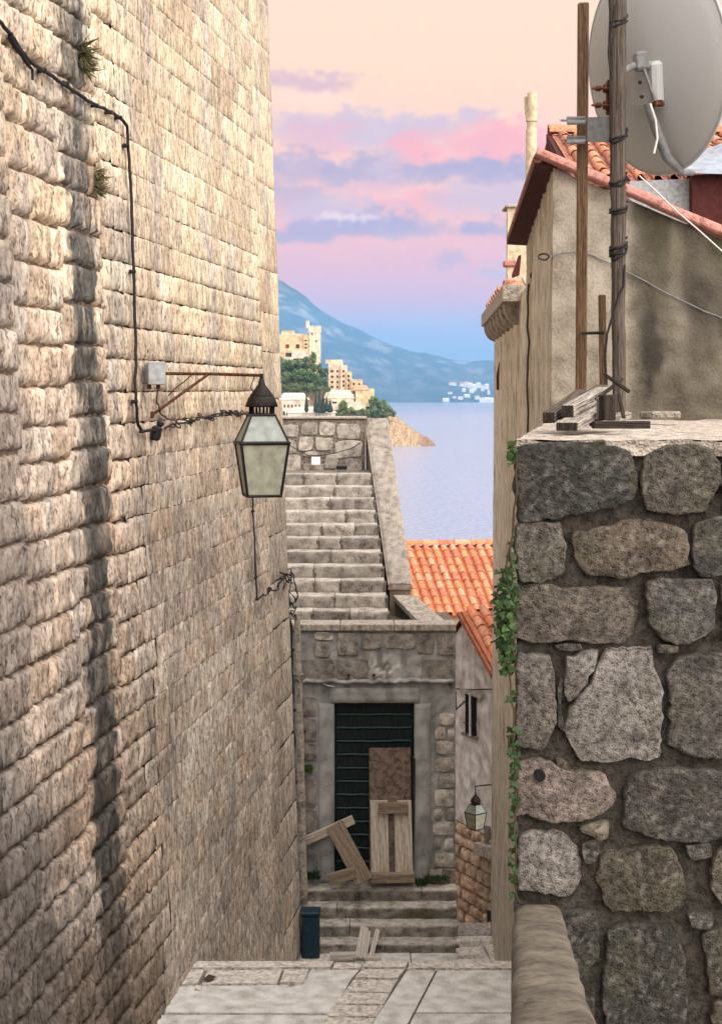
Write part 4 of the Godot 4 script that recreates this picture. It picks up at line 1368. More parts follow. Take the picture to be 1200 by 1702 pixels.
# barrel tiles on a slope: R0 ridge start, E along the ridge, D down the slope (unit), W width, S slope length
func tile_slope(root: Node3D, R0: Vector3, E: Vector3, D: Vector3, cols: int, pitch: float, rows: int, expo: float, mname: String, sd: int, skip: Callable) -> void:
	var Z := D.cross(E).normalized()
	if Z.y < 0:
		Z = -Z
	var r := RandomNumberGenerator.new()
	r.seed = sd
	var tm := tile_mesh(expo * 1.22, pitch * 0.36, pitch * 0.3)
	var st := st0()
	var S := rows * expo
	prism(st, [R0 - Z * 0.04 - E * 0.1, R0 - Z * 0.04 + E * cols * pitch, R0 - Z * 0.04 + E * cols * pitch + D * S, R0 - Z * 0.04 - E * 0.1 + D * S], -Z * 0.06)
	obj("roof_deck", st, M.tile_bed, root)
	var B := Basis(E if E.cross(-D).dot(Z) > 0 else -E, -D, Z)
	for c in cols:
		for k in rows:
			var p := R0 + E * (c + 0.5) * pitch + D * (k + 1) * expo
			if skip.call(p):
				continue
			var b := B * Basis(Vector3(1, 0, 0), -0.035) * Basis(Vector3(0, 0, 1), r.randf_range(-0.03, 0.03)) * Basis(Vector3(0, 1, 0), r.randf_range(-0.06, 0.06))
			p += D * r.randf_range(-0.012, 0.012) + Z * r.randf_range(0.0, 0.008) + E * r.randf_range(-0.008, 0.008)
			shared("tile", tm, M["%s%d" % [mname, r.randi() % 5]], root, Transform3D(b, p))
	# the troughs between, one piece
	var pan := st0()
	for c in cols + 1:
		var o := R0 + E * c * pitch - Z * 0.008
		grid(pan, span(-1, 1, 4), span(0, 1, rows * 2), func(u, v): return [o + E * u * pitch * 0.3 + D * v * S + Z * (u * u - 1.0) * 0.025 + Z * fposmod(v * rows, 1.0) * 0.012, Color.WHITE])
	obj("trough_tiles", pan, M[mname + "3"], root).set_meta("kind", "stuff")

func tiled_house_far() -> void:
	var R0 := at(655, 906, 42.0)
	var E := Vector3(0.988, 0, 0.156).normalized()
	E = Vector3(0.988, 0, -0.156).normalized()
	var h := Vector3(0.156, 0, 0.988)
	var D := (h - Vector3(0, 0.45, 0)).normalized()
	var root := thing("tiled_house", "house with bright orange barrel tile roof in front of the sea", "house", Vector3(R0.x + 1.5, -9.0, -40.0))
	tile_slope(root, R0, E, D, 15, 0.225, 9, 0.37, "tile", 3, func(_p): return false)
	var rt := tile_mesh(0.46, 0.13, 0.11)
	for k in 9:
		var p := R0 + E * (k * 0.41 - 0.1) + Vector3(0, 0.01, 0)
		shared("ridge_tile", rt, M["tile%d" % (k % 5)], root, Transform3D(Basis(Vector3(0, 0, 1).cross(Vector3(0, 1, 0)).normalized() * 0.0 + E.cross(Vector3.UP).normalized(), E, Vector3.UP), p))
	var st := st0()
	var e0 := R0 + D * 3.0
	prism(st, [R0 - Vector3(0.05, 0.15, 0), R0 + E * 3.6 - Vector3(0, 0.15, 0), R0 + E * 3.6 - h * 3.0 - Vector3(0, 1.5, 0), R0 - h * 3.0 - Vector3(0.05, 1.5, 0)], Vector3(0, -0.06, 0))
	obj("rear_slope", st, M.tile_bed, root)
	st = st0()
	prism(st, [e0 - Vector3(0, 0.12, 0), e0 + E * 3.6 - Vector3(0, 0.12, 0), e0 + E * 3.6 - h * 5.6 - Vector3(0, 0.12, 0), e0 - h * 5.6 - Vector3(0, 0.12, 0)], Vector3(0, -6.0, 0))
	obj("wall", st, M.cream_pale, root)

func white_house() -> void:
	var A := Vector3(-0.443, 0, -1).normalized()
	var n := Vector3(-A.z, 0, A.x)
	n = Vector3(-0.914, 0, 0.405)
	var x0 := at(825, 1092, 24.0).x
	var hw := func(px: float, py: float, off := 0.0) -> Vector3:
		var r := at(px, py, 1.0)
		return r * ((x0 + 10.632) / (r.x + 0.443)) + n * off
	var X := func(d: float) -> float: return x0 - 0.443 * (d - 24.0)
	var apex: Vector3 = hw.call(782, 1020)
	var lf: Vector3 = hw.call(757, 1055)
	var rt: Vector3 = hw.call(822, 1092)
	var sl := (apex.y - lf.y) / (lf.z - apex.z)
	var sr := (apex.y - rt.y) / (rt.z - apex.z)
	var top := func(d: float) -> float:
		var z := -d
		return apex.y - (absf(sl) * (apex.z - z) if z < apex.z else absf(sr) * (z - apex.z))
	var root := thing("white_house", "narrow pale plastered house with barred window, gabled tile roof and rough orange stone base", "house", Vector3(X.call(24.5), -8.6, -24.5))
	var split := -6.5
	var st := st0()
	var cf := func(p: Vector3) -> Color:
		var c := mixc(Color(0.82, 0.79, 0.77), Color(0.68, 0.64, 0.62), 0.5 + 0.8 * N(p.z * 3.5, p.y * 3.0, 2.0) + 0.4 * N(p.z * 11.0, p.y * 9.0, 5.0))
		return mixc(c, Color(0.42, 0.35, 0.33), 0.6 * sm(0.2, 0.5, N(p.z * 6.0, p.y * 2.5, 21.0)))
	var ds := span(22.2, 26.3, 70)
	ds.append(-apex.z)
	ds.sort()
	grid(st, ds, span(0, 1, 60), func(d, v):
		var y: float = lerpf(split, top.call(d), v)
		var p := Vector3(X.call(d), y, -d)
		return [p + n * (0.012 * N(p.z * 6.0, p.y * 6.0, 1.0) + 0.006 * N(p.z * 18.0, p.y * 18.0, 1.0)), cf.call(p)])
	grid(st, [22.2, 26.3], [0.0, 1.0], func(d, v): return [Vector3(X.call(d), lerpf(-9.3, split, v), -d), Color(0.3, 0.2, 0.14)])
	# the other sides
	grid(st, [0.0, 1.0], [0.0, 1.0], func(u, v): return [Vector3(X.call(26.3), lerpf(-9.3, top.call(26.3), v), -26.3) - n * u * 3.0, Color(0.5, 0.43, 0.4)])
	grid(st, [0.0, 1.0], [0.0, 1.0], func(u, v): return [Vector3(X.call(22.2), lerpf(-9.3, top.call(22.2), v), -22.2) - n * u * 3.0, Color(0.5, 0.43, 0.4)])
	obj("wall", st, M.render, root)
	# rough stone base
	var r := RandomNumberGenerator.new()
	r.seed = 31
	var y := -9.0
	while y < split - 0.1:
		var h := r.randf_range(0.16, 0.22)
		var s := 0.0
		while s < 3.9:
			var w := r.randf_range(0.28, 0.5)
			st = st0()
			var o := Vector3(X.call(26.2), y, -26.2) - A * s
			var tone := r.randf_range(0.75, 1.1)
			var base := mixc(Color(0.7, 0.5, 0.34), Color(0.72, 0.58, 0.45), r.randf())
			rough_block(st, o, -A, Vector3.UP, n, w - 0.012, h - 0.012, 0.06, 0.05, 0.02, func(p): return shade(base, tone * (0.85 + 0.4 * N(p.z * 9, p.y * 9, 1))), r.randf() * 40.0, 0.02)
			obj("stone", st, M.small, root)
			s += w
		y += h
	# gable roof edges
	st = st0()
	prism(st, [apex + n * 0.06 + Vector3(0, 0.03, 0), lf + (lf - apex) * 0.7 + n * 0.06 + Vector3(0, 0.03, 0), lf + (lf - apex) * 0.7 - n * 0.4 + Vector3(0, 0.03, 0), apex - n * 0.4 + Vector3(0, 0.03, 0)], Vector3(0, 0.035, 0))
	obj("verge_board", st, M.maroon, root)
	var D := (rt - apex).normalized()
	tile_slope(root, apex + n * 0.1 + Vector3(0, 0.06, 0), -n, D, 10, 0.21, 9, 0.2, "tile", 8, func(_p): return false)
	var ll := (lf - apex).normalized()
	st = st0()
	prism(st, [apex + Vector3(0, 0.05, 0), apex - n * 2.2 + Vector3(0, 0.05, 0), apex - n * 2.2 + ll * 1.8 + Vector3(0, 0.05, 0), apex + ll * 1.8 + Vector3(0, 0.05, 0)], Vector3(0, -0.04, 0))
	obj("rear_slope", st, M.tile_bed, root)
	# barred window
	var q := func(name: String, x1: float, y1: float, x2: float, y2: float, lo: float, hi: float, m: Material) -> void:
		var s := st0()
		prism(s, [hw.call(x1, y1, lo), hw.call(x2, y1 + (x2 - x1) * 0.36, lo), hw.call(x2, y2 + (x2 - x1) * 0.36, lo), hw.call(x1, y2, lo)], n * (hi - lo))
		obj(name, s, m, root)
	q.call("window_opening", 775, 1148, 792, 1217, 0.005, 0.022, M.dark)
	q.call("window_lintel", 770, 1142, 804, 1149, 0.0, 0.06, M.coping)
	q.call("window_sill", 771, 1216, 795, 1221, 0.0, 0.05, M.coping_dark)
	for px in [779.5, 786.0, 791.0]:
		st = st0()
		tube(st, [hw.call(px, 1148 + (px - 775) * 0.36, 0.05), hw.call(px, 1219 + (px - 775) * 0.36, 0.05)], 0.012 if px != 786.0 else 0.018, 6)
		obj("window_bar", st, M.white_wire if px == 786.0 else M.iron, root)
	for py in [1165, 1200]:
		st = st0()
		tube(st, [hw.call(774, py, 0.05), hw.call(793, py + 7, 0.05)], 0.008, 5)
		obj("window_bar", st, M.iron, root)
	q.call("ledge", 802, 1398, 828, 1416, 0.0, 0.16, M.coping)
	q.call("downpipe", 812, 1372, 817, 1402, 0.02, 0.08, M.coping_dark)
	q.call("doorway", 815, 1512, 830, 1580, 0.03, 0.06, M.dark)
	st = st0()
	tube(st, [hw.call(752, 1144, 0.03), hw.call(785, 1146, 0.035), hw.call(830, 1145, 0.03)], 0.01, 5)
	tag(obj("house_cable", st, M.cable), "thin dark cable stretched across the pale house above its barred window", "cable")
	st = st0()
	tube(st, [at(757, 1150, 19.2), at(757, 1180, 19.2), at(772, 1166, 19.5)], 0.014, 5)
	tag(obj("iron_hook", st, M.iron), "small dark iron hook at the corner of the doorway building", "hook")
	# the small lamp
	var lp: Vector3 = hw.call(800, 1376, 0.0)
	var ar := thing("lamp_bracket", "thin dark bracket carrying the small lamp on the pale house", "bracket", hw.call(822, 1306, 0.0))
	var tip := at(790, 1307, 22.6)
	st = st0()
	tube(st, [hw.call(826, 1304, 0.0), at(806, 1305, 22.75), tip, tip + Vector3(0, -0.1, 0)], 0.01, 6)
	obj("arm", st, M.iron, ar)
	var bot := at(790, 1377, 22.6)
	lantern("wall_lamp", "small glass wall lamp on the pale house above its orange stone base", bot, (tip.y - 0.1 - bot.y) / 0.86, 0.7, 0.19)

# ---------------------------------------------------------------- the house on the right
func right_house() -> void:
	var X := func(d: float) -> float: return 0.725 + 0.04 * d
	var EAVE := 1.3
	var root := thing("right_house", "tan plastered house with stained walls, maroon eave and pink tiled verge", "house", Vector3(1.3, -7.0, -14.0))
	var street := func(p: Vector3) -> Color:
		var d := -p.z
		var s := 0.8 * N(d * 2.2, p.y * 0.3, 6.0) + 0.22 * N(d * 8.0, p.y * 0.7, 3.0) + 0.5 * fbm(d * 2.0, p.y * 1.5, 31.0)
		var c := mixc(Color(0.72, 0.67, 0.58), Color(0.55, 0.5, 0.42), 0.35 + 0.55 * s)
		c = mixc(c, Color(0.74, 0.68, 0.57), 0.6 * sm(15.0, 18.0, d))
		c = mixc(c, Color(0.17, 0.13, 0.09), 0.7 * sm(0.5, 0.75, N(d * 6.0, p.y * 1.4, 15.0) + 0.3 * N(d * 20.0, p.y * 3.0, 1.0)))
		return mixc(c, Color(0.5, 0.46, 0.4), 0.5 * sm(-3.0, -5.5, p.y))
	var st := st0()
	var top := func(d: float) -> float: return EAVE - 0.085 * (d - 10.0)
	grid(st, span(10.0, 12.7, 80), span(0.0, 1.0, 90), func(d, v):
		var y: float = lerpf(-9.0, top.call(d), v)
		var p := Vector3(X.call(d), y, -d)
		return [p + Vector3(0.008 * N(d * 4.0, y * 0.9, 2.0) + 0.008 * N(d * 20.0, y * 4.0, 2.0), 0, 0), street.call(p)])
	grid(st, span(12.7, 18.8, 140), span(-9.0, 0.76, 80), func(d, y):
		var p := Vector3(X.call(d), y, -d)
		return [p + Vector3(0.008 * N(d * 4.0, y * 0.9, 2.0) + 0.008 * N(d * 20.0, y * 4.0, 2.0) if d < 18.7 else 0.0, 0, 0), street.call(p)])
	grid(st, [0.0, 1.0], [-9.0, 0.76], func(u, y): return [Vector3(X.call(18.8) + u * 3.0, y, -18.8), Color(0.4, 0.33, 0.24)])
	grid(st, [0.0, 1.0], [0.0, 1.0], func(u, v): return [Vector3(X.call(18.8 - 6.1 * v) + u * 3.0, 0.76, -18.8 + 6.1 * v), Color(0.3, 0.2, 0.15)])
	grid(st, [0.0, 1.0], [0.7, 1.05], func(u, y): return [Vector3(X.call(12.7) + 0.01 + u * 3.0, y, -12.7), Color(0.4, 0.33, 0.24)])
	obj("street_wall", st, M.render, root)
	var xa: float = X.call(10.0)
	var rake := func(x: float) -> float: return EAVE - 0.42 * (x - xa)
	st = st0()
	grid(st, span(xa, 4.2, 170), span(0, 1, 110), func(x, v):
		var y: float = lerpf(-1.2, rake.call(x), v)
		var n := fbm(x * 1.1, y * 1.1, 7.0)
		var s := N(x * 5.0, y * 0.7, 44.0)
		var c := mixc(Color(0.36, 0.325, 0.275), Color(0.26, 0.235, 0.195), 0.5 + 0.9 * n + 0.3 * s)
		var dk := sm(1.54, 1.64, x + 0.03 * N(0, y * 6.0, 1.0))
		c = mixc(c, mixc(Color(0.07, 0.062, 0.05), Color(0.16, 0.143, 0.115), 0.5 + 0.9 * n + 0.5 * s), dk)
		# runs of damp below the verge, a dark blot, moss at the right
		var drop: float = rake.call(x) - y
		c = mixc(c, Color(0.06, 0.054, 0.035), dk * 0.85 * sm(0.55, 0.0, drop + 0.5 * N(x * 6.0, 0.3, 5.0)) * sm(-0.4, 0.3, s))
		var b := Vector2((x - 1.71 - 0.02 * N(y * 7.0, 0, 0)) / 0.055, (y - 0.24) / 0.23)
		c = mixc(c, Color(0.035, 0.032, 0.027), 0.85 * (1.0 - sm(0.5, 1.5, b.length() + 0.4 * N(x * 15.0, y * 9.0, 3.0))))
		c = mixc(c, Color(0.1, 0.11, 0.05), 0.7 * sm(1.95, 2.15, x) * sm(0.35, 0.05, drop + 0.3 * n))
		c = mixc(c, Color(0.22, 0.2, 0.165), 0.5 * (1.0 - sm(0.02, 0.06, absf(x - 1.86 - 0.03 * N(y * 4.0, 1.0, 1.0)))) * sm(0.2, 0.5, y))
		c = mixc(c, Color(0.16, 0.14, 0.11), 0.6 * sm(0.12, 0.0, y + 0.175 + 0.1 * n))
		return [Vector3(x, y, -10.0 + 0.008 * N(x * 8.0, y * 8.0, 3.0)), c])
	obj("front_wall", st, M.render, root)
	st = st0()
	prism(st, [Vector3(xa + 0.02, EAVE - 0.02, -10.02), Vector3(4.2, rake.call(4.2) - 0.02, -10.02), Vector3(4.4, rake.call(4.2) - 0.25, -12.68), Vector3(X.call(12.7) + 0.02, EAVE - 0.25, -12.68)], Vector3(0, -0.06, 0))
	obj("roof_deck", st, M.tile_bed, root)
	# pink verge tiles along the rake
	var dir := Vector3(1.0, -0.42, 0).normalized()
	var vt := st0()
	grid(vt, span(0, PI, 8), [0.0, 0.5, 1.0], func(a, v): return [Vector3(-cos(a) * lerpf(0.05, 0.043, v), v * 0.42, sin(a) * lerpf(0.05, 0.043, v)), Color.WHITE])
	grid(vt, span(PI, TAU, 8), [0.0, 0.5, 1.0], func(a, v): return [Vector3(-cos(a) * lerpf(0.05, 0.043, v), v * 0.42, sin(a) * lerpf(0.05, 0.043, v) * 0.4), Color.WHITE])
	grid(vt, span(0, TAU, 12), [0.0, 1.0], func(a, v): return [Vector3(-cos(a) * 0.05 * (1 - v), 0, sin(a) * 0.05 * (1 - v) * (1.0 if a < PI else 0.4)), Color.WHITE])
	vt.generate_normals()
	vt.index()
	var vm := vt.commit()
	for k in 9:
		var p := Vector3(xa - 0.06, EAVE + 0.055, -9.97) + dir * (k * 0.37 + 0.37)
		p += Vector3(0, 0.004 * sin(k * 2.2), 0)
		shared("verge_tile", vm, M.verge, root, Transform3D(Basis(Vector3(0, 0, -1), -dir, Vector3(0, 0, -1).cross(-dir)), p))
	st = st0()
	prism(st, [Vector3(xa - 0.05, EAVE + 0.045, -9.97), Vector3(xa + 0.1, EAVE - 0.015, -9.97), Vector3(4.2, rake.call(4.2) - 0.015, -9.97), Vector3(4.2, rake.call(4.2) + 0.03, -9.97)], Vector3(0, 0, -0.06))
	obj("verge_bedding", st, M.coping_dark, root)
	# maroon boarded eave along the lane
	for k in 5:
		st = st0()
		var e0 := 10.0 + k * 0.54
		var e1 := e0 + 0.535
		prism(st, [Vector3(X.call(e0) - 0.105 - 0.008 * k, top.call(e0) + 0.012, -e0), Vector3(X.call(e0) + 0.03, top.call(e0) + 0.002, -e0), Vector3(X.call(e1) + 0.03, top.call(e1) + 0.002, -e1), Vector3(X.call(e1) - 0.113 - 0.008 * k, top.call(e1) + 0.012, -e1)], Vector3(0, 0.035, 0))
		obj("eave_board", st, M.maroon, root)
	st = st0()
	tube(st, [Vector3(X.call(10.0) - 0.09, EAVE + 0.055, -9.98), Vector3(X.call(12.7) - 0.12, top.call(12.7) + 0.055, -12.7)], 0.03, 8)
	obj("eave_tile_edge", st, M.verge, root)
	# corbelled cornice at the far end
	st = st0()
	prism(st, [Vector3(X.call(13.4) - 0.14, 0.7, -13.4), Vector3(X.call(13.4) + 0.1, 0.7, -13.4), Vector3(X.call(18.8) + 0.1, 0.7, -18.85), Vector3(X.call(18.8) - 0.14, 0.7, -18.85)], Vector3(0, 0.13, 0))
	obj("cornice", st, M.coping, root)
	for k in 7:
		var d := 13.8 + k * 0.78
		st = st0()
		grid(st, span(0, PI * 0.5, 6), [-0.1, 0.1], func(a, w): return [Vector3(X.call(d) - 0.12 * cos(a), 0.7 - 0.17 * sin(a), -d - w), Color.WHITE])
		for w in [-0.1, 0.1]:
			for s in 6:
				var a0 := PI * 0.5 * s / 6.0
				var a1 := PI * 0.5 * (s + 1) / 6.0
				tri(st, Vector3(X.call(d), 0.7, -d - w), Vector3(X.call(d) - 0.12 * cos(a0), 0.7 - 0.17 * sin(a0), -d - w), Vector3(X.call(d) - 0.12 * cos(a1), 0.7 - 0.17 * sin(a1), -d - w))
		obj("corbel", st, M.coping, root)
	var tm := tile_mesh(0.42, 0.1, 0.085)
	for k in 7:
		var d := 15.5 + k * 0.5
		shared("cornice_tile", tm, M["otile%d" % (k % 5)], root, Transform3D(Basis(Vector3(0, 0, -1), Vector3(1, 0.3, 0).normalized(), Vector3(-0.3, 1, 0).normalized()), Vector3(X.call(d) - 0.08, 0.85, -d)))
	# stack with its clay collars
	var cd := 15.75
	var c0 := at(843, 420, cd).x
	var c1 := at(872, 420, cd).x
	st = st0()
	var ct := at(855, 345, cd).y
	prism(st, [Vector3(c0, 0.76, -cd), Vector3(c1 + 0.1, 0.76, -cd), Vector3(c1 + 0.14, 0.76, -cd - 0.35), Vector3(c0 + 0.02, 0.76, -cd - 0.35)], Vector3(0, ct - 0.76, 0))
	var ch := obj("chimney_stack", st, M.pipe, root)
	st = st0()
	abox(st, Vector3(c0 - 0.02, ct, -cd - 0.38), Vector3(c1 + 0.16, ct + 0.025, -cd + 0.03), 0.008)
	obj("cap", st, M.coping, ch)
	for py in [438, 470]:
		st = st0()
		var yy := at(850, py, cd).y
		abox(st, Vector3(c0 - 0.035, yy - 0.03, -cd - 0.1), Vector3(c0 + 0.08, yy + 0.03, -cd + 0.03), 0.012)
		obj("clay_collar", st, M.verge, ch)
	# vent pipe
	var vp := at(884, 300, 16.5)
	st = st0()
	tube(st, [vp - Vector3(0, 0.9, 0), at(883, 215, 16.5)], 0.055, 12)
	tube(st, [at(883, 216, 16.5), at(883, 200, 16.5)], 0.045, 12)
	tube(st, [at(883, 202, 16.5), at(883, 188, 16.5)], 0.058, 12)
	var pipe := obj("vent_pipe", st, M.pipe, root)
	st = st0()
	tube(st, [at(884.5, 192, 16.5), at(884.5, 155, 16.5)], 0.05, 12)
	tube(st, [at(877, 190, 16.55), at(876, 161, 16.55)], 0.03, 10)
	obj("cowl", st, M.pipe, pipe)
	# conduit and hooks on the walls
	st = st0()
	tube(st, wander([Vector3(X.call(12.0) - 0.02, 0.75, -12.0), Vector3(X.call(12.05) - 0.02, -2.0, -12.05)], 0.1, 0.01, 1.0), 0.008, 5)
	obj("conduit", st, M.stem, root)
	var hooks := st0()
	var ring := []
	for k in 13:
		ring.append(at(903, 427, 9.9) + Vector3(cos(k * 0.52) * 0.03, sin(k * 0.52) * 0.018, 0.02 * sin(k)))
	tube(hooks, ring, 0.006, 5)
	ring = []
	for k in 13:
		ring.append(at(893, 458, 12.0) + Vector3(cos(k * 0.52) * 0.05, sin(k * 0.52) * 0.03, 0))
	tube(hooks, ring, 0.007, 5)
	obj("iron_ring", hooks, M.stem, root)
	var w := []
	for q in [[885, 430], [910, 428], [930, 421], [955, 418], [985, 425], [1020, 440], [1055, 460], [1090, 478], [1130, 498], [1170, 517], [1230, 542]]:
		w.append(at(q[0], q[1], 9.985))
	st = st0()
	tube(st, wander(w, 0.06, 0.006, 5.0), 0.0045, 5)
	tag(obj("facade_wire", st, M.steel), "thin wire tacked across the stained front wall of the right house", "wire")
	# black wedge and pale bracket under the eave
	st = st0()
	prism(st, [at(863, 424, 14.2), at(866, 424, 14.2), at(863, 457, 14.2), at(853, 461, 14.2), at(852, 456, 14.2)], Vector3(0.0, 0, -0.12))
	tag(obj("dark_spout", st, M.maroon), "small dark spout hanging below the far end of the maroon eave", "spout")
	st = st0()
	tube(st, [at(868, 461, 13.0), at(874, 473, 13.0), at(878, 477, 13.0)], 0.012, 6)
	tag(obj("pale_bracket", st, M.white_wire), "little pale bracket on the streaked wall near the corbelled cornice", "bracket")
	st = st0()
	tube(st, [at(832, 602, 17.3), at(829, 625, 17.3), at(827, 648, 17.3)], [0.02, 0.028, 0.015], 6)
	tag(obj("wall_crack_iron", st, M.stem), "rusty iron strap on the tan wall corner beside the sea", "strap")

func rear_house() -> void:
	var d0 := 22.0
	var d1 := 25.3
	var root := thing("rear_house", "small house behind with weathered orange tile roof and maroon shed front", "house", Vector3(3.8, -3.0, -24.0))
	var R0 := at(913, 221, d1)
	var e := at(913, 297, d0)
	var D := Vector3(0, e.y - R0.y, d1 - d0).normalized()
	tile_slope(root, R0 + Vector3(0.08, 0, 0), Vector3.RIGHT, D, 15, 0.215, 8, 0.435, "otile", 12, func(_p): return false)
	var rt := tile_mesh(0.48, 0.14, 0.12)
	for k in 8:
		shared("ridge_tile", rt, M["otile%d" % (k % 5)], root, Transform3D(Basis(Vector3(0, 0, 1), Vector3(1, 0, 0), Vector3(0, 1, 0)), R0 + Vector3(k * 0.43 - 0.02, 0.0, 0)))
	var st := st0()
	prism(st, [R0 + Vector3(-0.05, -0.02, 0), R0 + Vector3(0.05, -0.02, 0), Vector3(R0.x + 0.05, e.y - 0.05, e.z), Vector3(R0.x - 0.05, e.y - 0.05, e.z)], Vector3(0, -0.1, 0))
	obj("verge_board", st, M.maroon, root)
	st = st0()
	abox(st, Vector3(R0.x + 0.1, -6.0, -d1 - 3.0), Vector3(6.5, e.y - 0.12, -d0 - 0.15), 0.01)
	obj("wall", st, M.white_wall, root)
	st = st0()
	prism(st, [R0 - Vector3(0.03, 0.05, 0), R0 + Vector3(3.6, -0.05, 0), R0 + Vector3(3.6, -1.1, -3.1), R0 + Vector3(-0.03, -1.1, -3.1)], Vector3(0, -0.05, 0))
	obj("rear_slope", st, M.tile_bed, root)
	st = st0()
	prism(st, [at(1046, 301, 21.6), at(1151, 297, 21.6), at(1152, 372, 21.6), at(1046, 372, 21.6)], Vector3(0, 0, -0.5))
	obj("gable_patch", st, M.grey_box, root)
	st = st0()
	prism(st, [at(1150, 291, 21.4), at(1300, 284, 21.4), at(1300, 420, 21.4), at(1150, 392, 21.4)], Vector3(0, 0, -0.8))
	obj("shed_front", st, M.maroon, root)
	st = st0()
	prism(st, [at(1128, 287, 21.2), at(1260, 291, 21.2), at(1260, 225, 22.3), at(1176, 252, 22.3)], Vector3(0, 0.05, -0.02))
	obj("shed_roof", st, M.slate, root)

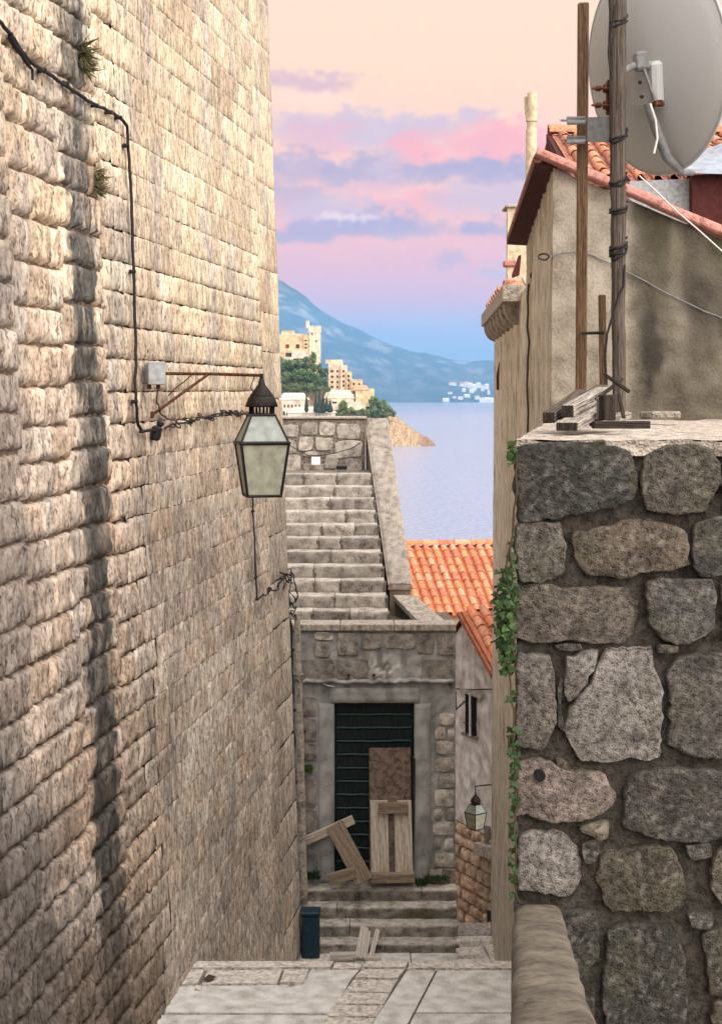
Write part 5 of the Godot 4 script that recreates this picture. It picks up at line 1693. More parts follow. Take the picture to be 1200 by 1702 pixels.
# ---------------------------------------------------------------- the rubble wall in the foreground
func rubble_wall() -> void:
	var D := 6.0
	var Y := -0.178
	var root := thing("rubble_wall", "dark rubble garden wall of big irregular stones with a flat concrete top", "wall", Vector3(1.2, -4.0, -6.2))
	var xl := at(861, 1000, D).x
	var st := st0()
	grid(st, span(xl, 2.6, 120), span(-4.3, Y - 0.02, 140), func(x, y):
		var h := 0.016 * N(x * 9.0, y * 9.0, 1.0) + 0.01 * N(x * 25.0, y * 25.0, 2.0)
		return [Vector3(x + (0.01 * N(y * 12.0, 1, 1) if x < xl + 0.01 else 0.0), y, -D - 0.02 + h), Color.WHITE])
	prism(st, [Vector3(xl, Y - 0.06, -D - 0.05), Vector3(2.6, Y - 0.06, -D - 0.05), Vector3(4.2, Y - 0.06, -9.98), Vector3(1.13, Y - 0.06, -9.98)], Vector3(0, -7.5, 0))
	obj("mortar", st, M.mortar, root)
	st = st0()
	grid(st, span(0, 1, 60), span(0, 1, 60), func(u, v):
		var a := Vector3(lerpf(xl - 0.012, 2.6, u), 0, -D + 0.012)
		var b := Vector3(lerpf(1.12, 4.2, u), 0, -9.985)
		var p := a.lerp(b, v)
		p.y = Y + 0.006 * N(p.x * 6.0, p.z * 6.0, 0)
		if v == 0.0:
			p.z += 0.01 * N(p.x * 11.0, 3.0, 2.0)
		return [p, Color.WHITE])
	grid(st, span(0, 1, 120), [0.0, 0.3, 1.0], func(u, v):
		var x := lerpf(xl - 0.012, 2.6, u)
		return [Vector3(x, Y + 0.006 * N(x * 6.0, -D * 6.0, 0) - 0.05 * v - 0.012 * maxf(0, N(x * 14.0, v, 1)), -D + 0.012 + 0.01 * N(x * 11.0, 3.0, 2.0) - 0.02 * v), Color.WHITE])
	prism(st, [Vector3(xl - 0.01, Y - 0.012, -D), Vector3(2.6, Y - 0.012, -D), Vector3(4.2, Y - 0.012, -9.985), Vector3(1.12, Y - 0.012, -9.985)], Vector3(0, -0.045, 0))
	obj("concrete_top", st, M.coping, root)
	# [outline, base colour, proud]
	var dk := Color(0.088, 0.092, 0.082)
	var gy := Color(0.15, 0.15, 0.14)
	var tn := Color(0.25, 0.21, 0.165)
	var pk := Color(0.45, 0.37, 0.335)
	var pl := Color(0.5, 0.475, 0.45)
	var S := [
		[[862, 741, 930, 737, 1000, 737, 1043, 752, 1056, 790, 1053, 824, 1020, 842, 985, 845, 920, 860, 866, 866, 859, 815], dk, 0.035],
		[[1074, 757, 1110, 745, 1160, 741, 1182, 752, 1194, 782, 1190, 810, 1166, 849, 1118, 852, 1074, 846, 1068, 800], Color(0.2, 0.18, 0.15), 0.035],
		[[1203, 742, 1290, 742, 1296, 800, 1288, 848, 1206, 850, 1199, 800], gy, 0.03],
		[[859, 876, 895, 872, 928, 871, 937, 908, 933, 952, 900, 964, 862, 962], Color(0.22, 0.21, 0.175), 0.03],
		[[953, 884, 978, 884, 1024, 876, 1034, 867, 1080, 868, 1120, 876, 1137, 890, 1140, 936, 1112, 948, 1060, 948, 1040, 957, 1000, 953, 975, 954, 962, 935], Color(0.27, 0.22, 0.165), 0.05],
		[[1156, 872, 1200, 860, 1280, 866, 1290, 945, 1210, 952, 1166, 957, 1151, 930], gy, 0.03],
		[[856, 984, 880, 976, 905, 972, 945, 981, 990, 977, 1038, 979, 1053, 998, 1050, 1040, 1034, 1066, 990, 1066, 940, 1060, 900, 1066, 858, 1058], Color(0.27, 0.235, 0.195), 0.045],
		[[1074, 972, 1100, 964, 1142, 968, 1178, 964, 1186, 988, 1183, 1042, 1150, 1062, 1122, 1070, 1104, 1060, 1080, 1038], Color(0.21, 0.205, 0.2), 0.04],
		[[1198, 972, 1290, 968, 1296, 1052, 1206, 1060], Color(0.15, 0.135, 0.12), 0.03],
		[[858, 1092, 885, 1090, 913, 1094, 918, 1122, 921, 1195, 906, 1238, 880, 1240, 859, 1236], Color(0.3, 0.275, 0.25), 0.04],
		[[944, 1094, 972, 1083, 994, 1082, 984, 1106, 968, 1138, 946, 1164, 940, 1150], pl, 0.05],
		[[1006, 1083, 1080, 1079, 1084, 1112, 1097, 1152, 1093, 1255, 1066, 1258, 1042, 1254, 1000, 1263, 968, 1260, 942, 1220, 946, 1182, 978, 1146, 994, 1112], pl, 0.06],
		[[1112, 1108, 1140, 1091, 1180, 1090, 1250, 1092, 1296, 1110, 1290, 1248, 1182, 1256, 1136, 1248, 1109, 1234, 1114, 1180], Color(0.19, 0.18, 0.165), 0.04],
		[[861, 1266, 900, 1264, 918, 1270, 935, 1285, 992, 1283, 1008, 1300, 1020, 1326, 1004, 1346, 962, 1360, 915, 1363, 880, 1348, 858, 1354], pk, 0.05],
		[[1042, 1300, 1066, 1281, 1130, 1279, 1210, 1282, 1290, 1300, 1290, 1384, 1150, 1396, 1090, 1390, 1036, 1372], Color(0.125, 0.12, 0.112), 0.04],
		[[964, 1376, 985, 1372, 1008, 1367, 1006, 1390, 988, 1392], Color(0.36, 0.32, 0.25), 0.05],
		[[863, 1392, 900, 1385, 936, 1388, 958, 1420, 961, 1452, 944, 1486, 905, 1480, 862, 1476], pl, 0.05],
		[[993, 1456, 1008, 1420, 1040, 1414, 1066, 1408, 1110, 1409, 1122, 1432, 1136, 1470, 1130, 1498, 1104, 1511, 1050, 1510, 1012, 1508], Color(0.17, 0.15, 0.105), 0.05],
		[[1184, 1432, 1210, 1400, 1290, 1404, 1290, 1506, 1210, 1508, 1184, 1474], Color(0.28, 0.25, 0.2), 0.04],
		[[1012, 1542, 1060, 1536, 1112, 1540, 1132, 1580, 1140, 1650, 1132, 1760, 1016, 1760, 1002, 1650], Color(0.085, 0.08, 0.07), 0.03],  # near-black low stones from here: the shadow is put into their colour
		[[1166, 1552, 1220, 1540, 1290, 1550, 1290, 1640, 1180, 1650], Color(0.09, 0.082, 0.07), 0.03],
		[[1192, 1664, 1290, 1660, 1290, 1780, 1186, 1780, 1182, 1690], Color(0.24, 0.19, 0.17), 0.03],
		[[900, 1512, 985, 1518, 992, 1580, 960, 1640, 905, 1600], Color(0.09, 0.085, 0.075), 0.025],
		[[870, 1660, 985, 1660, 985, 1760, 870, 1760], Color(0.1, 0.09, 0.08), 0.025],
		[[1060, 870, 1066, 862, 1080, 860, 1078, 866], gy, 0.03], [[1092, 1072, 1120, 1074, 1124, 1082, 1096, 1084], tn, 0.035], [[925, 1070, 960, 1070, 962, 1078, 930, 1080], gy, 0.035], [[925, 1262, 940, 1266, 944, 1276, 930, 1276], tn, 0.035], [[1140, 1404, 1176, 1402, 1178, 1420, 1150, 1424], gy, 0.035], [[966, 1400, 994, 1398, 990, 1428, 972, 1430], Color(0.13, 0.12, 0.1), 0.035], [[1145, 1520, 1180, 1516, 1176, 1538, 1148, 1540], gy, 0.03], [[940, 1215, 930, 1180, 934, 1130, 926, 1140, 926, 1200], dk, 0.03],
		[[1310, 745, 1440, 745, 1440, 850, 1310, 855], gy, 0.03], [[1310, 870, 1420, 868, 1430, 960, 1310, 962], tn, 0.03], [[1310, 980, 1440, 980, 1440, 1075, 1312, 1080], gy, 0.03], [[1312, 1100, 1430, 1098, 1430, 1250, 1312, 1250], tn, 0.03], [[1310, 1270, 1440, 1275, 1440, 1390, 1310, 1395], dk, 0.03], [[1310, 1410, 1420, 1410, 1430, 1510, 1312, 1515], gy, 0.03]]
	for i in S.size():
		var q: Array = S[i]
		var pts := []
		for k in range(0, q[0].size(), 2):
			var v: Vector3 = at(q[0][k], q[0][k + 1], D)
			pts.append(Vector2(v.x, v.y))
		var mid := Vector2.ZERO
		for v in pts:
			mid += v / pts.size()
		for k in pts.size():
			pts[k] += (pts[k] - mid).normalized() * 0.011
		var base: Color = mixc(shade(q[1], 0.4), Color(0.06, 0.06, 0.058), 0.2)
		var sd := i * 7.3
		st = st0()
		free_stone(st, pts, Vector3(0, 0, -D), Vector3.RIGHT, Vector3.UP, Vector3.BACK, q[2] * 0.5, 0.008, func(p):
			var n := N(p.x * 9.0 + sd, p.y * 9.0, 3.0)
			var m := N(p.x * 24.0, p.y * 24.0 + sd, 6.0)
			var c := shade(base, 1.1 + 0.4 * n + 0.28 * m)
			c = mixc(c, Color(0.05, 0.046, 0.042), 0.45 * sm(0.28, 0.55, N(p.x * 14.0 + sd, p.y * 14.0, 17.0)))
			c = mixc(c, Color(0.1, 0.1, 0.065), 0.3 * sm(0.1, 0.5, N(p.x * 5.0, p.y * 5.0, 27.0)))
			return mixc(c, Color(0.3, 0.29, 0.27), 0.3 * sm(0.3, 0.6, N(p.x * 34.0, p.y * 34.0, sd + 60.0))), sd, 0.02, 9)
		obj("stone", st, M.free, root)
	# the drilled hole in the reddish stone and the crack of the pale one
	st = st0()
	var hp := at(897, 1290, 5.945)
	tube(st, [hp + Vector3(0, 0, -0.03), hp + Vector3(0, 0, 0.004)], 0.02, 14)
	obj("drill_hole", st, M.dark, root)

	# round topped parapet of the steps
	var pr := thing("step_parapet", "tan plastered parapet with rounded top sloping beside the steps at the right", "parapet", Vector3(0.5, -4.0, -4.5))
	st = st0()
	grid(st, span(2.0, 5.94, 130), span(0.0, 1.0, 26), func(d, v):
		var top: float = -1.828 + 0.222 * (5.85 - d)
		var xL: float = 0.0925 * d - 0.002
		var w := 0.172
		var a := 0.0
		var p := Vector3.ZERO
		if v < 0.25:
			p = Vector3(xL, lerpf(-4.2, top - 0.06, v / 0.25), -d)
		elif v > 0.75:
			p = Vector3(xL + w, lerpf(top - 0.06, -4.2, (v - 0.75) / 0.25), -d)
		else:
			a = (v - 0.25) / 0.5 * PI
			p = Vector3(xL + w * 0.5 - w * 0.5 * signf(cos(a)) * pow(absf(cos(a)), 0.55), top - 0.06 + 0.06 * pow(sin(a), 0.5), -d)
		var n := fbm(p.x * 3.0, p.y * 3.0, p.z * 3.0)
		var f := N(p.x * 17.0, p.y * 17.0, p.z * 17.0)
		p += Vector3(-cos(a), sin(a), 0) * (0.007 * N(p.x * 9.0, p.y * 3.0, p.z * 2.5) + 0.0006 * f)
		var c := mixc(Color(0.17, 0.15, 0.12), Color(0.085, 0.074, 0.06), 0.45 + 0.9 * n + 0.1 * f)
		c = mixc(c, Color(0.12, 0.095, 0.065), 0.6 * sm(top - 0.1, top - 0.5, p.y + 0.2 * N(d * 6.0, p.y * 2.0, 3.0)))
		return [p, mixc(c, Color(0.24, 0.22, 0.18), 0.12 * sm(0.25, 0.5, f))])
	obj("plaster", st, M.small, pr)
	st = st0()
	var sp := at(885, 1562, 5.36)
	tube(st, [sp + Vector3(0.02, -0.02, -0.01), sp + Vector3(-0.004, 0.012, 0.0)], 0.012, 8)
	obj("iron_stub", st, M.stem, pr)

func ivy() -> void:
	var root := thing("ivy", "dark green ivy trailing down the left edge of the rubble wall", "ivy", at(855, 1500, 5.95))
	var r := RandomNumberGenerator.new()
	r.seed = 77
	var stems := [
		[[862, 1500], [857, 1440], [855, 1370], [857, 1290], [851, 1235], [855, 1180], [848, 1120], [853, 1060], [845, 1010], [838, 960], [842, 925], [853, 890], [857, 830], [858, 770], [850, 740]],
		[[848, 1120], [836, 1095], [828, 1050], [832, 1000], [829, 970]], [[853, 1090], [846, 1050], [840, 1000], [834, 975]], [[855, 1260], [848, 1240], [845, 1222]], [[851, 1000], [850, 950], [848, 905]], [[857, 735], [851, 745], [846, 762]],
		[[838, 1062], [828, 1062], [815, 1068]]]
	var lm := []
	for k in 3:
		var st := st0()
		var o := [Vector3(0, 0, 0), Vector3(0.45, 0.1, 0.06), Vector3(0.62, 0.42, -0.04), Vector3(0.32, 0.55, 0.05), Vector3(0.0, 1.1 + 0.1 * k, -0.12), Vector3(-0.32, 0.55, 0.05), Vector3(-0.62, 0.42, -0.04), Vector3(-0.45, 0.1, 0.06)]
		var c := Vector3(0, 0.42, 0.1)
		for i in 8:
			tri(st, c, o[(i + 1) % 8], o[i])
		st.generate_normals()
		st.index()
		lm.append(st.commit())
	var pts := []
	for s in stems.size():
		var line := []
		for q in stems[s]:
			line.append(at(q[0], q[1], 5.99 - 0.03 * r.randf()))
		var w := wander(line, 0.03, 0.012, s * 3.0)
		var st := st0()
		tube(st, w, 0.004, 5)
		obj("stem", st, M.stem, root)
		for p in w:
			pts.append([p, s])
	# leaves: [pixel height, half width of the clump, how many]
	var clumps := [[760, 5, 12], [745, 8, 10], [900, 4, 5], [930, 6, 10], [960, 10, 24], [985, 15, 40], [1010, 15, 42], [1035, 15, 42], [1060, 14, 36], [1085, 12, 28], [1105, 9, 16], [1150, 3, 5], [1222, 7, 16], [1240, 7, 16], [1262, 6, 13], [1285, 6, 12], [1310, 5, 9], [1345, 4, 7], [1375, 4, 7], [1400, 4, 5], [1440, 4, 6], [1470, 4, 4]]
	var small := st0()
	for q in clumps:
		if q[2] > 20:
			q[2] = int(q[2] * 1.9)
		for k in q[2]:
			var cx := 851.0
			if q[0] > 940 and q[0] < 1110:
				cx = 842.0
			if q[0] > 1200:
				cx = 853.0
			if q[0] < 770:
				cx = 852.0
			var p := at(cx + r.randfn(0.0, 0.55) * q[1], q[0] + r.randf_range(-15, 15), 5.99 + r.randf_range(-0.05, 0.03))
			var s := r.randf_range(0.015, 0.029)
			var b := Basis(Vector3(0, 0, 1), PI + r.randfn(0.0, 0.8)) * Basis(Vector3(1, 0, 0), r.randf_range(-0.7, 0.5)) * Basis(Vector3(0, 1, 0), r.randf_range(-0.9, 0.6))
			if q[2] > 20 and k >= q[2] * 0.6 or root.get_child_count() >= 306:
				small.append_from(lm[r.randi() % 3], 0, Transform3D(b.scaled_local(Vector3.ONE * s), p))
			else:
				shared("leaf", lm[r.randi() % 3], M["leaf%d" % (r.randi() % 3)], root, Transform3D(b.scaled_local(Vector3.ONE * s), p))
	var sl := obj("small_leaves", small, M.leaf2, root, false, false)
	sl.set_meta("kind", "stuff")

# ---------------------------------------------------------------- masts, dish and timber on the wall
func masts() -> void:
	var root := thing("wooden_mast", "slim brown square wooden mast left of the satellite dish", "mast", at(965, 712, 8.2))
	timber("post", at(965, 714, 8.2), at(968.5, 5, 8.2), 0.05, 0.045, Vector3.BACK, M.wood_pole, root, 0.006)
	root = thing("thick_pole", "thick weathered round pole bound with wire beside the satellite dish", "pole", at(1028, 714, 8.0))
	var st := st0()
	var pts := []
	var rs := []
	for k in 40:
		var t := k / 39.0
		pts.append(at(lerpf(1028, 1025, t) + 1.2 * N(k * 0.3, 0, 0), lerpf(716, -160, t), 8.0) - at(1028, 714, 8.0))
		rs.append(lerpf(0.03, 0.044, t) + 0.002 * N(k * 0.9, 2, 0))
	tube(st, pts, rs, 14)
	obj("post", st, M.wood_grey, root, true)
	for q in [[305, 0.012], [352, 0.014], [415, 0.02], [424, 0.02], [40, 0.008], [232, 0.014]]:
		st = st0()
		var c := at(1027, q[0], 8.0)
		var loop := []
		for k in 19:
			var a := k * TAU / 9.0
			loop.append(c + Vector3(cos(a) * 0.041, 0.022 * cos(a + 0.6) + k * 0.0016 + q[1] * N(k, q[0], 0), sin(a) * 0.041))
		tube(st, loop, 0.006, 5)
		obj("wire_binding", st, M.cable, root)
	st = st0()
	var run := []
	for q in [[1022, 8], [1018, 40], [1012, 62], [1010, 85], [1013, 105], [1017, 130]]:
		run.append(at(q[0], q[1], 7.94))
	tube(st, wander(run, 0.03, 0.004, 1.0), 0.005, 5)
	obj("loose_cable", st, M.cable, root)
	st = st0()
	run = []
	for q in [[1038, 440], [1035, 475], [1026, 500], [1017, 522], [1008, 555], [1006, 600], [1008, 640]]:
		run.append(at(q[0], q[1], 7.93))
	tube(st, wander(run, 0.03, 0.004, 1.0), 0.006, 5)
	obj("loose_cable", st, M.cable, root)
	root = thing("stub_post", "short dark stake between the slim mast and the thick pole", "stake", at(1000, 690, 8.1))
	timber("post", at(1003, 700, 8.1), at(1000, 490, 8.1), 0.034, 0.034, Vector3.BACK, M.wood_pole, root)
	st = st0()
	tube(st, [at(966, 554, 8.12), at(1003, 553, 8.08)], 0.008, 6)
	obj("tie_bar", st, M.iron, root)
	# mounting plate between the masts
	root = thing("mounting_plate", "grey steel plate with threaded rods clamping the two masts together", "bracket", at(995, 216, 8.1))
	st = st0()
	prism(st, [at(975, 196, 8.12), at(1018, 195, 8.03), at(1018, 237, 8.03), at(975, 236, 8.12)], Vector3(0, 0, 0.02))
	obj("plate", st, M.steel, root)
	for py in [200, 232]:
		st = st0()
		tube(st, [at(931, py, 8.16), at(1016, py + 2, 8.1)], 0.006, 6)
		tube(st, [at(942, py - 3, 8.2), at(972, py - 3, 8.16)], 0.011, 6)
		tube(st, [at(942, py + 4, 8.12), at(972, py + 4, 8.12)], 0.011, 6)
		obj("threaded_rod", st, M.steel, root)
	root = thing("rusty_clamp", "rusty u bolt clamps fixed on the thick pole above the grey plate", "clamp", at(1005, 160, 8.05))
	for py in [147, 175]:
		st = st0()
		tube(st, [at(983, py, 8.05), at(1018, py, 8.0)], 0.006, 6)
		cbox(st, Transform3D(Basis(), at(994, py, 8.05)), Vector3(0.03, 0.024, 0.03), 0.006)
		cbox(st, Transform3D(Basis(), at(1006, py, 8.04)), Vector3(0.026, 0.04, 0.03), 0.006)
		obj("bolt", st, M.rust, root)
	st = st0()
	cbox(st, Transform3D(Basis(), at(1011, 162, 8.06)), Vector3(0.02, 0.16, 0.05), 0.005)
	obj("saddle", st, M.rust, root)
	# the dish
	var f := Vector3(0.865, 0.16, -0.475).normalized()
	var c := at(1089, 108, 8.35)
	var X := f.cross(Vector3.UP).normalized()
	var Y := X.cross(f).normalized()
	var R := 0.525
	root = thing("satellite_dish", "large grey satellite dish seen from behind on the thick pole", "satellite dish", c)
	st = st0()
	for side in 2:
		var back := 0.0 if side == 0 else 0.008
		grid(st, span(0, TAU, 64), span(0, 1, 14), func(a, t): return [(X * cos(a) + Y * sin(a)) * R * t - f * (0.135 * (1.0 - t * t) + back * (1.0 if t < 1.0 else 0.0)), Color.WHITE])
	var reflector := obj("reflector", st, M.dish, root, true)
	st = st0()
	var rim := []
	for k in 65:
		rim.append((X * cos(TAU * k / 64.0) + Y * sin(TAU * k / 64.0)) * R)
	tube(st, rim, 0.008, 6, false)
	obj("rim", st, M.dish, root, true)
	st = st0()
	var bb := at(1069, 142, 8.2) - c
	var BB := Basis(X, Y, f)
	cbox(st, Transform3D(BB * Basis(Vector3(0, 0, 1), -0.12), bb + f * 0.02), Vector3(0.2, 0.22, 0.07), 0.02)
	obj("back_bracket", st, M.dish, root, true)
	st = st0()
	cbox(st, Transform3D(Basis(Vector3(0, 0, 1), 0.1), at(1065, 102, 8.12) - c), Vector3(0.07, 0.09, 0.06), 0.012)
	obj("bracket_arm", st, M.steel, root, true)
	st = st0()
	tube(st, [at(1067, 106, 8.1) - c, at(1088, 168, 8.1) - c], 0.008, 6)
	tube(st, [at(1030, 120, 8.05) - c, at(1064, 104, 8.14) - c], 0.018, 8)
	obj("stay", st, M.steel, root, true)
	st = st0()
	tube(st, [at(1076, 172, 8.15) - c, at(1090, 215, 8.16) - c, at(1108, 262, 8.18) - c, at(1132, 286, 8.3) - c, at(1150, 287, 8.55) - c], [0.022, 0.024, 0.024, 0.02, 0.016], 8)
	obj("feed_arm", st, M.steel, root, true)
	st = st0()
	cbox(st, Transform3D(Basis(), at(1094, 172, 8.12) - c), Vector3(0.05, 0.03, 0.04), 0.008)
	obj("pivot_bolt", st, M.rust, root, true)
	st = st0()
	tube(st, [at(1080, 172, 8.1) - c, at(1089, 200, 8.1) - c, at(1092, 230, 8.1) - c, at(1086, 255, 8.1) - c], 0.006, 6)
	obj("coax", st, M.white_wire, root, true)
	for q in [[1063, 137], [1066, 161]]:
		st = st0()
		tube(st, [at(q[0], q[1], 8.16) - c, at(q[0], q[1], 8.08) - c], 0.01, 8)
		obj("bolt", st, M.iron, root, true)
	var w := []
	for q in [[1062, 292], [1090, 318], [1125, 352], [1160, 382], [1200, 418], [1260, 470]]:
		w.append(at(q[0], q[1], 9.2))
	st = st0()
	tube(st, w, 0.0042, 6)
	tag(obj("aerial_wire", st, M.white_wire), "slack white wire slanting down to the right below the dish", "wire")

func wall_timber() -> void:
	var T := [
		["timber_offcut", [943, 683], [1000, 652], 6.75, 7.35, 0.052, 0.048, "wood_bleached", "upper pale square timber of the scrap heap on the wall"],
		["timber_offcut", [942, 709], [1000, 676], 6.6, 7.25, 0.088, 0.035, "wood_bleached", "lower pale square timber at the front of the scrap heap on the wall"],
		["timber_offcut", [912, 694], [966, 655], 6.75, 7.5, 0.05, 0.045, "wood_grey", "leftmost dark ended timber of the scrap heap on the wall"],
		["timber_offcut", [925, 690], [1000, 646], 6.9, 7.7, 0.05, 0.04, "wood_grey", "middle timber lying deepest in the scrap heap on the wall"],
		["timber_offcut", [985, 706], [1078, 706], 6.72, 6.76, 0.045, 0.03, "wood_dark", "long black strip lying crosswise at the right of the scrap heap"],
		["timber_offcut", [988, 703], [1040, 690], 6.9, 7.2, 0.05, 0.03, "wood_bleached", "pale strip just behind the long black strip on the wall"]]
	for q in T:
		timber(q[0], at(q[1][0], q[1][1], q[3]), at(q[2][0], q[2][1], q[4]), q[5], q[6], Vector3.UP, M[q[7]], null)
		var tb: MeshInstance3D = get_child(get_child_count() - 1)
		tag(tb, q[8], "timber")
		if q[7] != "wood_dark":
			var L: float = at(q[1][0], q[1][1], q[3]).distance_to(at(q[2][0], q[2][1], q[4]))
			var se := st0()
			cbox(se, Transform3D(Basis(), Vector3(0, -L / 2 - 0.002, 0)), Vector3(q[5] - 0.004, 0.006, q[6] - 0.004), 0.002)
			obj("shaded_end", se, M.wood_dark, tb, true)  # dark cap puts the shade on the timber end into the colour
	timber("upright_block", at(1009, 699, 6.85), at(1009, 656, 6.85), 0.056, 0.05, Vector3(0.5, 0, 1), M.wood_dark, null)
	tag(get_child(get_child_count() - 1), "short dark block standing upright among the timber on the wall", "timber")
	timber("upright_block", at(998, 699, 6.88), at(998, 660, 6.88), 0.026, 0.05, Vector3(0.2, 0, 1), M.wood_bleached, null)  # lit left face of the dark block, added as its own pale strip
	tag(get_child(get_child_count() - 1), "pale lit side of the dark upright block, added as a separate strip", "timber")
	for q in [[1004, 622, 1045, 651, "thin black stick leaning to the right against the thick pole foot"], [1034, 630, 990, 664, "thin black stick crossing behind the upright block on the wall"], [1028, 655, 1036, 694, "dark splinter of wood standing at the foot of the thick pole"]]:
		timber("stick", at(q[0], q[1], 7.2), at(q[2], q[3], 7.0), 0.016, 0.012, Vector3.BACK, M.wood_dark, null)
		tag(get_child(get_child_count() - 1), q[4], "stick")
	var st := st0()
	cbox(st, Transform3D(Basis(Vector3(0, 1, 0), 0.4), at(1097, 690, 8.6)), Vector3(0.18, 0.04, 0.12), 0.015)
	tag(obj("flat_stone", st, M.coping_dark), "small flat stone on the wall top right of the timber heap", "stone")

# ---------------------------------------------------------------- sea, headland, mountain
func sea_and_land() -> void:
	var st := st0()
	grid(st, span(-4500, 4500, 30), span(60, 7500, 60), func(x, d): return [Vector3(x, SEA, -d), Color.WHITE])
	tag(obj("sea", st, M.water), "calm lavender sea with faint ripples beyond the roofs", "sea", "", "structure")
	# the town's own slope down to the shore
	st = st0()
	grid(st, span(-150, 150, 30), span(-20, 190, 40), func(x, d):
		var y := lerpf(-9.8, SEA - 2.0, sm(40.0, 150.0, d)) + 0.5 * N(x * 0.05, d * 0.05, 0)
		return [Vector3(x, minf(y, -9.6), -d), Color.WHITE])
	tag(obj("ground", st, M.land), "rough sloping ground under the town going down to the shore", "ground", "", "structure")
	# mountain: skyline heights by pixel, at 6 km
	var sky := [[-600, 470], [0, 450], [200, 452], [330, 450], [400, 448], [462, 462], [490, 478], [510, 492], [530, 508], [555, 526], [580, 541], [610, 556], [640, 570], [680, 583], [720, 592], [750, 598], [772, 601], [800, 598], [830, 596], [900, 590], [1100, 575], [1800, 560]]
	var ridge := func(px: float) -> float:
		for k in sky.size() - 1:
			if px <= sky[k + 1][0]:
				return lerpf(sky[k][1], sky[k + 1][1], clampf((px - sky[k][0]) / float(sky[k + 1][0] - sky[k][0]), 0, 1))
		return sky[-1][1]
	st = st0()
	var xs := span(-2600, 2600, 190)
	var rd := 5900.0
	grid(st, xs, span(0, 1.25, 90), func(x, v):
		var px: float = 600.0 + x / rd * 2800.0
		var top: float = at(px, ridge.call(px), rd).y
		var d: float = lerpf(4700.0 + 60.0 * N(x * 0.002, 0, 0), rd, v)
		var t := clampf(v, 0, 1)
		var y: float = lerpf(SEA - 3.0, top, pow(t, 0.85) if t < 1 else 1.0)
		var gul := fbm(x * 0.004, d * 0.0018, 1.0)
		y += (110.0 * gul + 40.0 * N(x * 0.011, d * 0.008, 4.0)) * t * (1.0 - 0.85 * t) * minf(1.0, (top - SEA) / 200.0)
		if v > 1.0:
			y = lerpf(top, SEA - 5.0, (v - 1.0) / 0.25)
		var c := mixc(Color(0.04, 0.06, 0.05), Color(0.14, 0.14, 0.13), sm(-0.1, 0.5, fbm(x * 0.006, y * 0.01, d * 0.004)) * (0.5 + 0.5 * t))
		c = mixc(c, Color(0.42, 0.4, 0.37), 0.75 * sm(0.2, 0.5, N(x * 0.012, y * 0.03, 9.0)) * t)
		return [Vector3(x, y, -d), c])
	tag(obj("mountain", st, M.hill), "long hazy blue mountain sloping down to the right across the bay", "mountain", "", "structure")
	# headland
	var prof := [[-260, 70], [-150, 66], [-60, 58], [-46, 52], [-36, 48], [-26, 42], [-18, 33], [-8, 27], [0, 24], [14, 19.5], [23, 16], [30, 10], [36, 5.5], [41, 3.2], [46, 1.4], [49, -1.5], [60, -4]]
	var hp := func(x: float) -> float:
		for k in prof.size() - 1:
			if x <= prof[k + 1][0]:
				return lerpf(prof[k][1], prof[k + 1][1], clampf((x - prof[k][0]) / float(prof[k + 1][0] - prof[k][0]), 0, 1))
		return -4.0
	st = st0()
	grid(st, span(-260, 60, 320), span(1010, 1260, 90), func(x, d):
		var edge: float = 1044.0 - 0.1 * absf(x) * (1.0 if x < 20 else 0.0) + 4.0 * N(x * 0.06, 0, 0)
		var h: float = hp.call(x)
		var t: float = sm(edge - 6.0, edge + 20.0 + 0.35 * h, d)
		var fall := 1.0 - sm(1150, 1255, d)
		var y: float = SEA - 3.0 + (h + 3.0) * t * fall
		y += (2.2 * N(x * 0.13, d * 0.13, 3.0) + 1.6 * N(x * 0.36, d * 0.36, 1.0) + 0.8 * absf(N(x * 0.9, d * 0.9, 2.0))) * t * sm(-2.0, 6.0, h)
		var up := sm(0.55, 0.95, t)
		var c := mixc(Color(0.55, 0.4, 0.25), Color(0.36, 0.27, 0.18), 0.5 + 0.9 * N(x * 0.25, y * 0.5, d * 0.1) + 0.5 * N(x * 0.8, y * 1.1, 3.0))
		c = mixc(c, Color(0.2, 0.12, 0.09), sm(34.0, 42.0, x) * 0.6)
		c = mixc(c, Color(0.075, 0.1, 0.045), up * sm(18.0, 10.0, x))
		return [Vector3(x, y, -d), c])
	tag(obj("headland", st, M.rock), "rocky tan headland running down to a low point in the sea", "headland", "", "structure")

func hbox(root: Node3D, called: String, x0: float, y0: float, x1: float, y1: float, d: float, dep: float, m: Material) -> MeshInstance3D:
	var a := at(x0, y1, d)
	var b := at(x1, y0, d)
	var st := st0()
	abox(st, Vector3(a.x, a.y, -d - dep), Vector3(b.x, b.y, -d), 0.1)
	return obj(called, st, m, root)

func win(wall: Node3D, called: String, px: float, py: float, w: float, h: float, d: float, m: Material) -> void:
	var a := at(px - w / 2, py + h / 2, d)
	var b := at(px + w / 2, py - h / 2, d)
	var st := st0()
	abox(st, Vector3(a.x, a.y, -d - 0.5), Vector3(b.x, b.y, -d + 0.12), 0.03)
	obj(called, st, m, wall)

